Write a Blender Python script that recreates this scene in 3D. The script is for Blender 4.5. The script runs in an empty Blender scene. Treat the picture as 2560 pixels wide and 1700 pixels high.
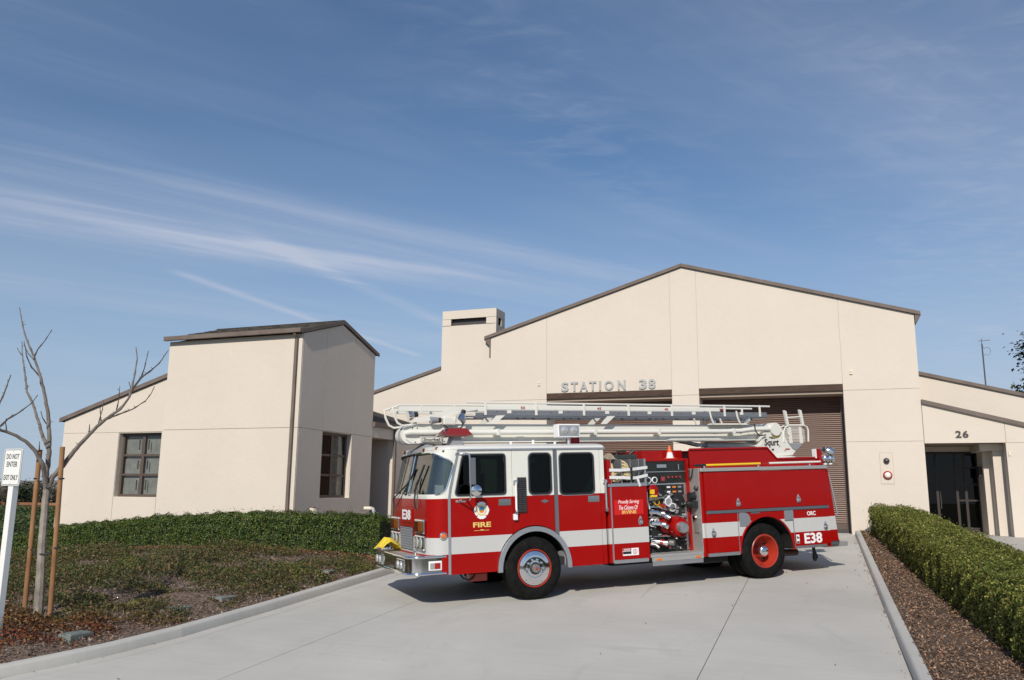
import bpy, bmesh, math, random
import numpy as np
from mathutils import Vector, Matrix
from mathutils.geometry import tessellate_polygon

# ------------------------------------------------------------------ camera, sky, sun, exposure
sc = bpy.context.scene
col = sc.collection
CAMZ = 1.10
YAW, PITCH, ROLL, FPX = math.radians(-20.295), math.radians(10.46), math.radians(0.585), 2065.4
_f = Vector((math.sin(YAW)*math.cos(PITCH), math.cos(YAW)*math.cos(PITCH), math.sin(PITCH)))
_r0 = Vector((math.cos(YAW), -math.sin(YAW), 0)); _u0 = _r0.cross(_f)
_r = _r0*math.cos(ROLL)+_u0*math.sin(ROLL); _u = -_r0*math.sin(ROLL)+_u0*math.cos(ROLL)
cd = bpy.data.cameras.new('camera'); cam = bpy.data.objects.new('camera', cd); col.objects.link(cam)
cd.sensor_width = 36.0; cd.lens = FPX/2560*36; cd.clip_start = .1; cd.clip_end = 9000
cam.matrix_world = Matrix(((_r.x, _u.x, -_f.x, 0), (_r.y, _u.y, -_f.y, 0), (_r.z, _u.z, -_f.z, CAMZ), (0, 0, 0, 1)))
sc.camera = cam
SUN_AZ, SUN_EL = math.radians(174.8), math.radians(33.5)      # azimuth clockwise from +Y
world = bpy.data.worlds.new('World'); sc.world = world; world.use_nodes = True
sd = bpy.data.lights.new('sun', 'SUN'); sun = bpy.data.objects.new('sun', sd); col.objects.link(sun)
sd.energy = 4.05; sd.angle = math.radians(.53); sd.color = (1.0, .93, .83)
_s = Vector((math.sin(SUN_AZ)*math.cos(SUN_EL), math.cos(SUN_AZ)*math.cos(SUN_EL), math.sin(SUN_EL)))
sun.rotation_euler = _s.to_track_quat('Z', 'Y').to_euler()
SKY_STRENGTH = .10
sc.view_settings.view_transform = 'Standard'; sc.view_settings.look = 'None'
sc.cycles.max_bounces = 7; sc.cycles.diffuse_bounces = 3; sc.cycles.glossy_bounces = 4; sc.cycles.transparent_max_bounces = 10
sc.view_settings.exposure = 0.0; sc.view_settings.gamma = 1.0; sc.view_settings.use_curve_mapping = False

def build_sky():
    nt = world.node_tree; N = nt.nodes; L = nt.links
    bg = N['Background']; bg.inputs[1].default_value = SKY_STRENGTH
    sky = N.new('ShaderNodeTexSky'); sky.sky_type = 'NISHITA'; sky.sun_disc = False
    sky.sun_elevation = SUN_EL; sky.sun_rotation = SUN_AZ; sky.altitude = 600
    sky.air_density = 1.0; sky.dust_density = .35; sky.ozone_density = 2.2
    def m(op, a, b=None, c=None, clamp=False):
        n = N.new('ShaderNodeMath'); n.operation = op; n.use_clamp = clamp
        for i, v in enumerate((a, b, c)):
            if v is None: continue
            if isinstance(v, (int, float)): n.inputs[i].default_value = v
            else: L.new(v, n.inputs[i])
        return n.outputs[0]
    tc = N.new('ShaderNodeTexCoord'); sx = N.new('ShaderNodeSeparateXYZ'); L.new(tc.outputs['Generated'], sx.inputs[0])
    z = m('MAXIMUM', sx.outputs[2], .03)
    px = m('DIVIDE', sx.outputs[0], z); py = m('DIVIDE', sx.outputs[1], z)
    def noise(ang, su, sv, detail, rough, seed, dist=0.0):
        c, s = math.cos(ang), math.sin(ang)
        u = m('MULTIPLY', m('ADD', m('MULTIPLY', px, c), m('MULTIPLY', py, s)), su)
        v = m('MULTIPLY', m('SUBTRACT', m('MULTIPLY', py, c), m('MULTIPLY', px, s)), sv)
        cb = N.new('ShaderNodeCombineXYZ'); L.new(u, cb.inputs[0]); L.new(v, cb.inputs[1]); cb.inputs[2].default_value = seed
        n = N.new('ShaderNodeTexNoise'); n.inputs['Scale'].default_value = 1.0
        n.inputs['Detail'].default_value = detail; n.inputs['Roughness'].default_value = rough; n.inputs['Distortion'].default_value = dist
        L.new(cb.outputs[0], n.inputs['Vector']); return n.outputs[0]
    def ramp(v, a, b):
        n = N.new('ShaderNodeMapRange'); n.interpolation_type = 'SMOOTHSTEP'
        n.inputs[1].default_value = a; n.inputs[2].default_value = b; L.new(v, n.inputs[0]); return n.outputs[0]
    A = math.atan2(.76, .65)
    veil = ramp(noise(A, .35, .9, 3, .55, 1.3), .30, .78)                 # broad thin cirrus veil
    fib = ramp(noise(A+.12, .45, 3.2, 6, .62, 4.1, .4), .42, .80)         # fibres
    curd = ramp(noise(.35, 5.0, 9.0, 5, .6, 9.7, .6), .40, .75)           # small feathery ripples
    patch = ramp(noise(.9, 1.1, 1.3, 2, .5, 2.9), .46, .72)
    def band(p0, d, w, a0, a1, fade, wob=0.0):
        l = math.hypot(*d); d = (d[0]/l, d[1]/l)
        ox = m('SUBTRACT', px, p0[0]); oy = m('SUBTRACT', py, p0[1])
        al = m('ADD', m('MULTIPLY', ox, d[0]), m('MULTIPLY', oy, d[1]))
        di = m('SUBTRACT', m('MULTIPLY', ox, d[1]), m('MULTIPLY', oy, d[0]))
        if wob: di = m('ADD', di, m('MULTIPLY', m('SUBTRACT', noise(A, .8, .8, 3, .6, 7.7), .5), wob))
        q = m('DIVIDE', di, w); e = m('POWER', 2.718, m('MULTIPLY', m('MULTIPLY', q, q), -1.0))
        return m('MULTIPLY', e, m('MULTIPLY', ramp(al, a0, a0+fade), m('SUBTRACT', 1.0, ramp(al, a1-fade, a1))))
    fm = m('ADD', .35, m('MULTIPLY', fib, .8))
    b1 = m('MULTIPLY', band((-2.71, 2.15), (.65, .76), .23, -1.5, 4.2, 1.4, .26), fm)
    b2 = m('MULTIPLY', band((-2.25, 2.02), (.65, .76), .32, -1.2, 3.4, 1.2, .3), fm)
    b3 = m('MULTIPLY', band((-2.78, 3.0), (0, 1), .045, -.12, 2.6, .18, .05), .85)
    b4 = m('MULTIPLY', band((-2.08, 2.4), (0, 1), .06, -.1, 3.2, .5, .10), fm)
    b5 = m('MULTIPLY', band((-3.55, 3.2), (.62, .95), .28, -1.5, 3.0, .9, .3), fm)
    cov = m('ADD', m('MULTIPLY', veil, .13), m('MULTIPLY', m('MULTIPLY', curd, patch), .035))
    cov = m('ADD', cov, m('MULTIPLY', m('MULTIPLY', fib, veil), .16))
    for b, k in ((b1, .44), (b2, .34), (b3, .38), (b4, .40), (b5, .30)): cov = m('ADD', cov, m('MULTIPLY', b, k))
    b6 = m('MULTIPLY', band((.55, 1.5), (.12, 1), .62, -9, 9, 2.0, .5), m('ADD', .55, m('MULTIPLY', curd, .45)))
    b7 = m('MULTIPLY', band((-.62, 1.3), (.05, 1), .20, -9, 2.2, 1.4, .3), curd)
    for b, k in ((b6, .26), (b7, .09)): cov = m('ADD', cov, m('MULTIPLY', b, k))
    cov = m('MINIMUM', m('ADD', cov, .03), .75)
    mx = N.new('ShaderNodeMix'); mx.data_type = 'RGBA'; L.new(cov, mx.inputs[0])
    hs = N.new('ShaderNodeHueSaturation'); hs.inputs['Saturation'].default_value = SKY_SAT; hs.inputs['Value'].default_value = SKY_VAL
    L.new(sky.outputs[0], hs.inputs['Color'])
    hz = N.new('ShaderNodeMix'); hz.data_type = 'RGBA'; L.new(m('MULTIPLY', m('SUBTRACT', 1.0, ramp(sx.outputs[2], .0, .42)), .85), hz.inputs[0])
    L.new(hs.outputs[0], hz.inputs[6]); hz.inputs[7].default_value = (3.6, 4.55, 6.0, 1)      # pale haze low in the sky, all round
    L.new(hz.outputs[2], mx.inputs[6]); mx.inputs[7].default_value = CLOUD_COL
    L.new(mx.outputs[2], bg.inputs[0])
SKY_SAT, SKY_VAL, CLOUD_COL = 1.20, .97, (5.6, 6.0, 7.1, 1)
build_sky()

# ------------------------------------------------------------------ helpers
random.seed(7); rng = np.random.default_rng(7)

def ray(px, py):
    return _r*(px-1280)+_u*(850-py)+_f*FPX

def vplane(px, py, base, dep=0.0):
    """point seen at a photo pixel, on the upright plane through base that faces the viewer"""
    h = Vector((math.sin(YAW), math.cos(YAW), 0)); D = base[0]*h.x+base[1]*h.y+dep
    d = ray(px, py); k = D/(d.x*h.x+d.y*h.y)
    return (d.x*k, d.y*k, d.z*k+CAMZ)

def mat(name, color=(.5, .5, .5), rough=.6, metal=0.0, spec=.5, coat=0.0, emit=None, estr=0.0):
    m_ = bpy.data.materials.new(name); m_.use_nodes = True
    p = m_.node_tree.nodes['Principled BSDF']
    p.inputs['Base Color'].default_value = (*color, 1); p.inputs['Roughness'].default_value = rough
    p.inputs['Metallic'].default_value = metal; p.inputs['Specular IOR Level'].default_value = spec
    p.inputs['Coat Weight'].default_value = coat; p.inputs['Coat Roughness'].default_value = .04
    if emit: p.inputs['Emission Color'].default_value = (*emit, 1); p.inputs['Emission Strength'].default_value = estr
    return m_

class NT:
    """small node writer for a material"""
    def __init__(s, m_): s.m = m_; s.t = m_.node_tree; s.N = s.t.nodes; s.L = s.t.links; s.p = s.N['Principled BSDF']
    def tc(s, kind='Object', scale=(1, 1, 1), rot=(0, 0, 0)):
        a = s.N.new('ShaderNodeTexCoord'); b = s.N.new('ShaderNodeMapping'); s.L.new(a.outputs[kind], b.inputs[0])
        b.inputs['Scale'].default_value = scale; b.inputs['Rotation'].default_value = rot; return b.outputs[0]
    def noise(s, vec, scale, detail=4, rough=.55, dist=0.0):
        n = s.N.new('ShaderNodeTexNoise'); s.L.new(vec, n.inputs['Vector']); n.inputs['Scale'].default_value = scale
        n.inputs['Detail'].default_value = detail; n.inputs['Roughness'].default_value = rough; n.inputs['Distortion'].default_value = dist
        return n.outputs[0]
    def ramp(s, fac, stops):
        n = s.N.new('ShaderNodeValToRGB'); e = n.color_ramp.elements
        while len(e) < len(stops): e.new(.5)
        for i, (p, c) in enumerate(stops): e[i].position = p; e[i].color = (*c, 1)
        s.L.new(fac, n.inputs[0]); return n.outputs[0]
    def mix(s, fac, a, b, mode='MIX'):
        n = s.N.new('ShaderNodeMix'); n.data_type = 'RGBA'; n.blend_type = mode
        for sock, v in ((n.inputs[0], fac), (n.inputs[6], a), (n.inputs[7], b)):
            if isinstance(v, (int, float)): sock.default_value = v
            elif isinstance(v, tuple): sock.default_value = (*v, 1)
            else: s.L.new(v, sock)
        return n.outputs[2]
    def math(s, op, a, b=0.0, clamp=False):
        n = s.N.new('ShaderNodeMath'); n.operation = op; n.use_clamp = clamp
        for i, v in enumerate((a, b)):
            if isinstance(v, (int, float)): n.inputs[i].default_value = v
            else: s.L.new(v, n.inputs[i])
        return n.outputs[0]
    def sep(s, vec):
        n = s.N.new('ShaderNodeSeparateXYZ'); s.L.new(vec, n.inputs[0]); return n.outputs
    def island(s):
        return s.N.new('ShaderNodeNewGeometry').outputs['Random Per Island']
    def color(s, c): s.L.new(c, s.p.inputs['Base Color'])
    def rough(s, c): s.L.new(c, s.p.inputs['Roughness'])
    def bump(s, h, strength=.3, dist=.01):
        n = s.N.new('ShaderNodeBump'); n.inputs['Strength'].default_value = strength; n.inputs['Distance'].default_value = dist
        s.L.new(h, n.inputs['Height']); s.L.new(n.outputs[0], s.p.inputs['Normal'])

class MB:
    """collects shapes; build() links them as one mesh object"""
    def __init__(s): s.v = []; s.f = []
    def add(s, vs, fs):
        o = len(s.v); s.v += [tuple(map(float, v)) for v in vs]; s.f += [tuple(i+o for i in f) for f in fs]; return s
    def box(s, x0, x1, y0, y1, z0, z1):
        return s.add([(x0, y0, z0), (x1, y0, z0), (x1, y1, z0), (x0, y1, z0), (x0, y0, z1), (x1, y0, z1), (x1, y1, z1), (x0, y1, z1)],
                     [(0, 3, 2, 1), (4, 5, 6, 7), (0, 1, 5, 4), (1, 2, 6, 5), (2, 3, 7, 6), (3, 0, 4, 7)])
    def prism(s, poly, axis, a, b, holes=()):
        def P(q, h): return {'x': (h, q[0], q[1]), 'y': (q[0], h, q[1]), 'z': (q[0], q[1], h)}[axis]
        loops = [list(poly)]+[list(h) for h in holes]; flat = [q for l in loops for q in l]; n = len(flat)
        tri = tessellate_polygon([[Vector((q[0], q[1], 0)) for q in l] for l in loops])
        fs = [tuple(t) for t in tri]+[tuple(i+n for i in reversed(t)) for t in tri]
        o = 0
        for l in loops:
            k = len(l)
            for i in range(k): j = (i+1) % k; fs.append((o+i, o+j, o+j+n, o+i+n))
            o += k
        return s.add([P(q, a) for q in flat]+[P(q, b) for q in flat], fs)
    def tube(s, pts, r, n=8, cap=True):
        pts = [Vector(p) for p in pts]; k = len(pts); rs = r if isinstance(r, (list, tuple)) else [r]*k
        vs = []; ref = None
        for i, p in enumerate(pts):
            t = (pts[min(i+1, k-1)]-pts[max(i-1, 0)]).normalized()
            if ref is None: ref = Vector((0, 0, 1)) if abs(t.z) < .9 else Vector((1, 0, 0))
            u = (ref-t*ref.dot(t)).normalized(); ref = u; w = t.cross(u)
            for j in range(n):
                a = 2*math.pi*j/n; vs.append(p+(u*math.cos(a)+w*math.sin(a))*rs[i])
        fs = [(i*n+j, i*n+(j+1) % n, (i+1)*n+(j+1) % n, (i+1)*n+j) for i in range(k-1) for j in range(n)]
        if cap: fs += [tuple(range(n-1, -1, -1)), tuple((k-1)*n+j for j in range(n))]
        return s.add(vs, fs)
    def lathe(s, prof, c, axis='y', n=24, sgn=1, cap=True):
        """profile of (radius, height along axis)"""
        vs = []; k = len(prof)
        for r, h in prof:
            for j in range(n):
                a = 2*math.pi*j/n; x, y = r*math.cos(a), r*math.sin(a); h2 = h*sgn
                vs.append({'y': (c[0]+x, c[1]+h2, c[2]+y), 'x': (c[0]+h2, c[1]+x, c[2]+y), 'z': (c[0]+x, c[1]+y, c[2]+h2)}[axis])
        fs = [(i*n+j, i*n+(j+1) % n, (i+1)*n+(j+1) % n, (i+1)*n+j) for i in range(k-1) for j in range(n)]
        if cap and prof[0][0] > 1e-4: fs.append(tuple(range(n-1, -1, -1)))
        if cap and prof[-1][0] > 1e-4: fs.append(tuple((k-1)*n+j for j in range(n)))
        return s.add(vs, fs)
    def build(s, name, m_, parent=None, smooth=False, bev=0.0, label=None):
        me = bpy.data.meshes.new(name); me.from_pydata(s.v, [], s.f); me.validate()
        bm = bmesh.new(); bm.from_mesh(me); bmesh.ops.recalc_face_normals(bm, faces=bm.faces); bm.to_mesh(me); bm.free()
        return link(name, me, m_, parent, smooth, bev, label)

def link(name, me, m_, parent=None, smooth=False, bev=0.0, label=None):
    if m_ and not me.materials: me.materials.append(m_)
    if smooth:
        me.polygons.foreach_set('use_smooth', [True]*len(me.polygons)); me.set_sharp_from_angle(angle=math.radians(38))
    o = bpy.data.objects.new(name, me); col.objects.link(o); o.parent = parent
    if bev:
        b = o.modifiers.new('bevel', 'BEVEL'); b.width = bev; b.segments = 2; b.limit_method = 'ANGLE'
    if label: o['label'] = label
    return o

def empty(name, loc=(0, 0, 0), rot=(0, 0, 0)):
    o = bpy.data.objects.new(name, None); col.objects.link(o); o.location = loc; o.rotation_euler = rot; return o
def tag(o, label, cat, group=None):
    o['label'] = label; o['category'] = cat
    if group: o['group'] = group
    return o
def struct(o): o['kind'] = 'structure'; return o
def stuff(o): o['kind'] = 'stuff'; return o
def box(name, m_, parent, x0, x1, y0, y1, z0, z1, bev=0.0, **k):
    return MB().box(x0, x1, y0, y1, z0, z1).build(name, m_, parent, bev=bev, **k)
def rrect(x0, x1, z0, z1, r, n=5):
    out = []
    for cx, cz, a0 in ((x1-r, z1-r, 0), (x0+r, z1-r, 90), (x0+r, z0+r, 180), (x1-r, z0+r, 270)):
        for i in range(n+1): a = math.radians(a0+90*i/n); out.append((cx+r*math.cos(a), cz+r*math.sin(a)))
    return out
def rpoly(pts, rad, n=5):
    """polygon with rounded corners"""
    out = []; k = len(pts)
    for i in range(k):
        p = Vector(pts[i]); a = Vector(pts[i-1]); b = Vector(pts[(i+1) % k]); r = rad[i] if isinstance(rad, (list, tuple)) else rad
        if r <= 0: out.append(tuple(p)); continue
        da = (a-p).normalized(); db = (b-p).normalized(); A = p+da*r; B = p+db*r
        for j in range(n+1): t = j/n; out.append(tuple(A*(1-t)**2+p*2*t*(1-t)+B*t*t))
    return out
def inset(poly, d):
    c = Vector((sum(p[0] for p in poly)/len(poly), sum(p[1] for p in poly)/len(poly)))
    xs = [p[0] for p in poly]; zs = [p[1] for p in poly]; W = max(xs)-min(xs); H = max(zs)-min(zs)
    return [(c.x+(p[0]-c.x)*(1-2*d/W), c.y+(p[1]-c.y)*(1-2*d/H)) for p in poly]

# text: all strings are turned into meshes in one go
_texts = {}
def text_bank(items):
    obs = []
    for key, (body, off, shear) in items.items():
        c = bpy.data.curves.new('text', 'FONT'); c.body = body; c.size = 1; c.offset = off; c.shear = shear; c.extrude = .5
        c.align_x = 'CENTER'; c.resolution_u = 3
        o = bpy.data.objects.new('text', c); col.objects.link(o); obs.append((key, o))
    dg = bpy.context.evaluated_depsgraph_get(); dg.update()
    for key, o in obs:
        me = bpy.data.meshes.new_from_object(o.evaluated_get(dg)); v = np.array([x.co[:] for x in me.vertices]); f = [tuple(p.vertices) for p in me.polygons]
        v[:, :2] = (v[:, :2]-v[:, :2].min(0))/(v[:, :2].max(0)-v[:, :2].min(0)); _texts[key] = (v, f)
        bpy.data.meshes.remove(me); cu = o.data; bpy.data.objects.remove(o); bpy.data.curves.remove(cu)
def text(mb, key, a0, a1, z0, z1, depth0, depth1, plane='y'):
    """fits a text into a box; plane 'y': runs along +x facing -y ; plane 'x': runs along -y facing -x"""
    v, f = _texts[key]; u = v[:, 0]; w = z0+v[:, 1]*(z1-z0); d = depth0+(v[:, 2]+.5)*(depth1-depth0)
    if plane == 'y': vs = np.stack([a0+u*(a1-a0), d, w], 1)
    else: vs = np.stack([d, a1-u*(a1-a0), w], 1)
    return mb.add(vs.tolist(), f)

def leaves(name, m_, pos, nrm, size, parent=None, fold=.25, aspect=.55, droop=None):
    """many small folded leaf faces as one mesh"""
    n = len(pos); pos = np.asarray(pos, float); nrm = np.asarray(nrm, float)
    nrm /= np.linalg.norm(nrm, axis=1)[:, None]+1e-9
    t = rng.normal(size=(n, 3)); t -= nrm*(t*nrm).sum(1)[:, None]; t /= np.linalg.norm(t, axis=1)[:, None]+1e-9
    b = np.cross(nrm, t); size = np.broadcast_to(np.asarray(size, float), (n,))[:, None]
    v = np.stack([pos-t*size*.5, pos+b*size*aspect*.5+nrm*size*fold*.5, pos+t*size*.5, pos-b*size*aspect*.5+nrm*size*fold*.5], 1).reshape(-1, 3)
    me = bpy.data.meshes.new(name); me.vertices.add(4*n); me.vertices.foreach_set('co', v.ravel())
    me.loops.add(4*n); me.loops.foreach_set('vertex_index', np.arange(4*n, dtype=np.int32))
    me.polygons.add(n); me.polygons.foreach_set('loop_start', np.arange(0, 4*n, 4, dtype=np.int32)); me.polygons.foreach_set('loop_total', np.full(n, 4, dtype=np.int32))
    me.update(); me.validate(); return link(name, me, m_, parent)

text_bank({'station_'+str(i): (c, .03, 0) for i, c in enumerate('STATION38')} | {
    'n2': ('2', .02, 0), 'n6': ('6', .02, 0), 'E38': ('E38', .03, 0), 'FIRE': ('FIRE', .03, 0), 'ORC': ('ORC', .025, 0),
    'proud': ('Proudly Serving', .004, .3), 'cit': ('The Citizens Of', .004, .3), 'irvine': ('IRVINE', .02, 0),
    'snorkel': ('Snorkel', .02, .1), 'tele': ('TELE', .02, .1), 'squrt': ('Squrt', .02, .12), 'n50': ('50', .01, 0), 'n45': ('45', .01, 0),
    'n40': ('40', .01, 0), 'n35': ('35', .01, 0), 'donot': ('DO NOT', .01, 0), 'enter': ('ENTER', .01, 0), 'exit': ('EXIT ONLY', .01, 0), 'danger': ('DANGER', .02, 0), 'tnum': ('50', .03, 0), 'info': ('i', .02, 0)})

# ------------------------------------------------------------------ materials of the place
def m_stucco():
    m_ = mat('stucco', (.66, .565, .46), .92, spec=.2); t = NT(m_); v = t.tc()
    a = t.noise(v, .55, 5, .6); b = t.noise(v, 38, 3, .6); st = t.noise(t.tc(scale=(3, 3, .25)), 1.2, 4, .6)
    c = t.ramp(a, [(.25, (.62, .553, .473)), (.75, (.66, .592, .51))])
    c = t.mix(t.math('MULTIPLY', t.math('SUBTRACT', st, .55, True), .3), c, (.50, .44, .38))
    t.color(c); t.bump(t.math('ADD', b, t.math('MULTIPLY', t.noise(v, 4.5, 4, .6), 2.0)), .5, .008); return m_
def m_noise(name, c1, c2, scale, rough=.8, detail=5, bump=0, bscale=None, spec=.3, stretch=(1, 1, 1), lo=.3, hi=.7):
    m_ = mat(name, c1, rough, spec=spec); t = NT(m_); v = t.tc(scale=stretch); n = t.noise(v, scale, detail, .6)
    t.color(t.ramp(n, [(lo, c1), (hi, c2)]))
    if bump: t.bump(t.noise(v, bscale or scale*6, 4, .6), bump, .01)
    return m_
def m_concrete(name, base, k=1.0):
    m_ = mat(name, base, .85, spec=.25); t = NT(m_); v = t.tc()
    big = t.noise(v, .35, 5, .6, .3); br = t.noise(t.tc(scale=(.5, 9, 1)), 1.4, 6, .65); spk = t.noise(v, 55, 2, .6); drk = t.noise(t.tc(scale=(.9, .35, 1), rot=(0, 0, .5)), 1.1, 6, .7, .8)
    d = tuple(x*.82 for x in base); l = tuple(min(1, x*1.12) for x in base)
    oi = t.N.new('ShaderNodeObjectInfo'); c = t.ramp(big, [(.3, d), (.7, l)]); c = t.mix(t.math('MULTIPLY', oi.outputs['Random'], .22), c, d); c = t.mix(.22, c, t.ramp(br, [(.3, d), (.7, l)]))
    c = t.mix(t.math('MULTIPLY', t.math('SUBTRACT', drk, .56, True), 1.7*k), c, tuple(x*.52 for x in base))
    c = t.mix(t.math('MULTIPLY', t.math('SUBTRACT', spk, .64, True), 1.6), c, tuple(x*.55 for x in base))
    sc_ = t.noise(t.tc(scale=(.16, 2.6, 1), rot=(0, 0, .62)), 1.0, 5, .62, .5); sc2 = t.noise(t.tc(scale=(2.2, .12, 1), rot=(0, 0, .06)), 1.0, 5, .62, .35)      # tyre scuffs
    for q_, lo in ((sc_, .62), (sc2, .64)): c = t.mix(t.math('MULTIPLY', t.math('MULTIPLY', t.math('SUBTRACT', q_, lo, True), 4.5*k), t.math('MULTIPLY', t.math('SUBTRACT', big, .38, True), 4.0, True)), c, tuple(x*.45 for x in base))
    t.color(c); t.bump(t.math('ADD', t.noise(v, 90, 3, .6), br), .12, .004); return m_
def m_leaf(name, stops, rough=.42, trans=.25, zone=None):
    m_ = mat(name, stops[0][1], rough, spec=.3); t = NT(m_); isl = t.island(); c = t.ramp(isl, stops)
    if zone: c = zone(t, c, isl)
    t.color(c)
    tr = t.N.new('ShaderNodeBsdfTranslucent'); t.L.new(c, tr.inputs[0]); mx = t.N.new('ShaderNodeMixShader'); mx.inputs[0].default_value = trans
    out = t.N['Material Output']; t.L.new(t.p.outputs[0], mx.inputs[1]); t.L.new(tr.outputs[0], mx.inputs[2]); t.L.new(mx.outputs[0], out.inputs[0]); return m_
def m_glass(name, tint=(.75, .8, .78), ior=1.5, rough=0.0):
    m_ = bpy.data.materials.new(name); m_.use_nodes = True; nt = m_.node_tree; nt.nodes.clear(); N = nt.nodes; L = nt.links
    o = N.new('ShaderNodeOutputMaterial'); a = N.new('ShaderNodeBsdfTransparent'); a.inputs[0].default_value = (*tint, 1)
    g = N.new('ShaderNodeBsdfGlossy'); g.inputs['Roughness'].default_value = rough
    ge = N.new('ShaderNodeNewGeometry'); dt = N.new('ShaderNodeVectorMath'); dt.operation = 'DOT_PRODUCT'; L.new(ge.outputs['Normal'], dt.inputs[0]); L.new(ge.outputs['Incoming'], dt.inputs[1])
    def m(op, a, b):
        n = N.new('ShaderNodeMath'); n.operation = op
        for i, v in enumerate((a, b)):
            if isinstance(v, float): n.inputs[i].default_value = v
            else: L.new(v, n.inputs[i])
        return n.outputs[0]
    f0 = ((ior-1)/(ior+1))**2; c = m('SUBTRACT', 1.0, m('ABSOLUTE', dt.outputs['Value'], 0.0)); fr = m('ADD', m('MULTIPLY', m('POWER', c, 5.0), 1.0-f0), f0)    # Schlick, the same from both sides
    x = N.new('ShaderNodeMixShader'); L.new(fr, x.inputs[0]); L.new(a.outputs[0], x.inputs[1]); L.new(g.outputs[0], x.inputs[2]); L.new(x.outputs[0], o.inputs[0]); return m_
M = {}
M['stucco'] = m_stucco()
M['joint'] = mat('stucco_joint', (.44, .385, .32), .95)
M['fascia'] = m_noise('fascia_paint', (.135, .105, .088), (.185, .15, .13), 2.5, .7, bump=.1)
M['soffit'] = mat('soffit_paint', (.36, .29, .23), .8)
M['timber'] = m_noise('dark_timber', (.045, .027, .019), (.088, .054, .038), 3.0, .75, stretch=(1.2, 6, 9), bump=.3, bscale=10)
def m_door():
    m_ = mat('brown_roller', (.12, .072, .055), .42, spec=.5); t = NT(m_)
    t.color(t.ramp(t.noise(t.tc(scale=(.4, 1, 6)), 1.5, 5, .6), [(.3, (.10, .052, .035)), (.7, (.135, .072, .050))])); return m_
M['roller'] = m_door()
M['bronze'] = mat('bronze_frame', (.10, .072, .058), .45)
M['shingle'] = None
m_ = mat('shingle', (.05, .046, .042), .9, spec=.2); t = NT(m_); t.color(t.ramp(t.island(), [(0, (.035, .032, .03)), (.5, (.058, .052, .046)), (1, (.085, .078, .07))])); t.bump(t.noise(t.tc(), 60, 3), .5, .006); M['shingle'] = m_
M['letter'] = mat('letter_grey', (.37, .38, .38), .5)
M['dark_letter'] = mat('letter_dark', (.045, .04, .04), .5)
M['glass'] = m_glass('window_glass', (.90, .91, .895), 1.5); M['dark_glass'] = m_glass('dark_glass', (.22, .23, .22), 1.4)
M['blind'] = m_noise('blind_fabric', (.20, .20, .19), (.33, .33, .315), 5, .8, detail=7)
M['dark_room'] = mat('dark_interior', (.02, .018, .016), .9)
M['plate'] = mat('beige_plastic', (.72, .64, .5), .5)
M['chrome'] = mat('chrome', (.78, .79, .80), .09, metal=1.0)
M['red_lens'] = mat('red_lens', (.35, .02, .015), .25, coat=.5)
M['white_lens'] = mat('white_lens', (.85, .85, .82), .25, coat=.3)
M['concrete'] = m_concrete('drive_concrete', (.52, .505, .465))
M['kerb'] = m_concrete('kerb_concrete', (.50, .49, .455), 1.1)
M['walk'] = m_concrete('walk_concrete', (.44, .42, .38))
M['gap'] = mat('joint_dirt', (.11, .095, .08), .95)
def m_mulch(name, c):
    m_ = mat(name, c[0], .95, spec=.1); t = NT(m_); v = t.tc(); n = t.noise(v, 26, 6, .75); b = t.noise(v, 1.2, 4, .6)
    cc = t.ramp(n, [(.32, c[0]), (.5, c[1]), (.66, c[2])]); cc = t.mix(t.math('MULTIPLY', t.math('SUBTRACT', b, .45, True), 2.0), cc, c[3]); t.color(cc); t.bump(n, .9, .03); return m_
M['mulch_pale'] = m_mulch('pale_mulch', ((.085, .06, .045), (.19, .14, .11), (.33, .265, .22), (.16, .105, .075)))
M['mulch_brown'] = m_mulch('brown_mulch', ((.07, .05, .038), (.15, .11, .085), (.25, .20, .165), (.13, .08, .055)))
M['white_paint'] = mat('white_paint', (.78, .78, .75), .5)
M['dark_bronze'] = mat('dark_bronze', (.028, .02, .017), .5)
M['grey_paint'] = mat('grey_paint', (.45, .45, .45), .5)

# ------------------------------------------------------------------ ground, driveway, kerbs, beds
YF, YT, YW = 26.656, 17.963, 18.43
def drive(y): return .06*(min(max(y, 4.0), YF)-YF)
KL = [(3.0, -14.4), (4.3, -12.0), (5.6, -10.6), (6.8, -9.72), (7.66, -9.26), (8.9, -8.90), (10.1, -8.74), (12.0, -8.68), (40, -8.68)]
def kx(y):
    return float(np.interp(y, [p[0] for p in KL], [p[1] for p in KL]))
def sstep(a, b, x): t_ = min(1, max(0, (x-a)/(b-a))); return t_*t_*(3-2*t_)
BX, BG = [-27, -23.5, -21.5, -18.5, -15.8, -12.8, -10.6, -9.6, -8.85], [-.5, -.48, -.40, -.055, .095, .215, .165, .10, 0]
def bed_z(x, y):
    g_ = float(np.interp(x+max(0, -8.68-kx(y))*0, BX, BG)); return drive(y)+.125+g_*min(1, max(0, (kx(y)-.15-x)/.5))
def ground_h(x, y):
    site = drive(y)-.30-.35*sstep(-20, -26, x)
    h = site+(-.55-site)*max(sstep(-28, -42, x), sstep(9, 20, x), sstep(34, 48, y))
    return h-.9*sstep(-2, -12, y)
xs = sorted(set([-4000, -1500, -600, -250, -120, -70, -45]+list(np.arange(-34, 30, 2.0))+[40, 60, 100, 200, 500, 1500, 4000]))
ys = sorted(set([-300, -60, -25]+list(np.arange(-14, 54, 2.0))+[60, 75, 100, 150, 300, 700, 1500, 4500]))
g = MB(); g.v = [(x, y, ground_h(x, y)) for y in ys for x in xs]; nx = len(xs)
g.f = [(j*nx+i, j*nx+i+1, (j+1)*nx+i+1, (j+1)*nx+i) for j in range(len(ys)-1) for i in range(nx-1)]
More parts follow.
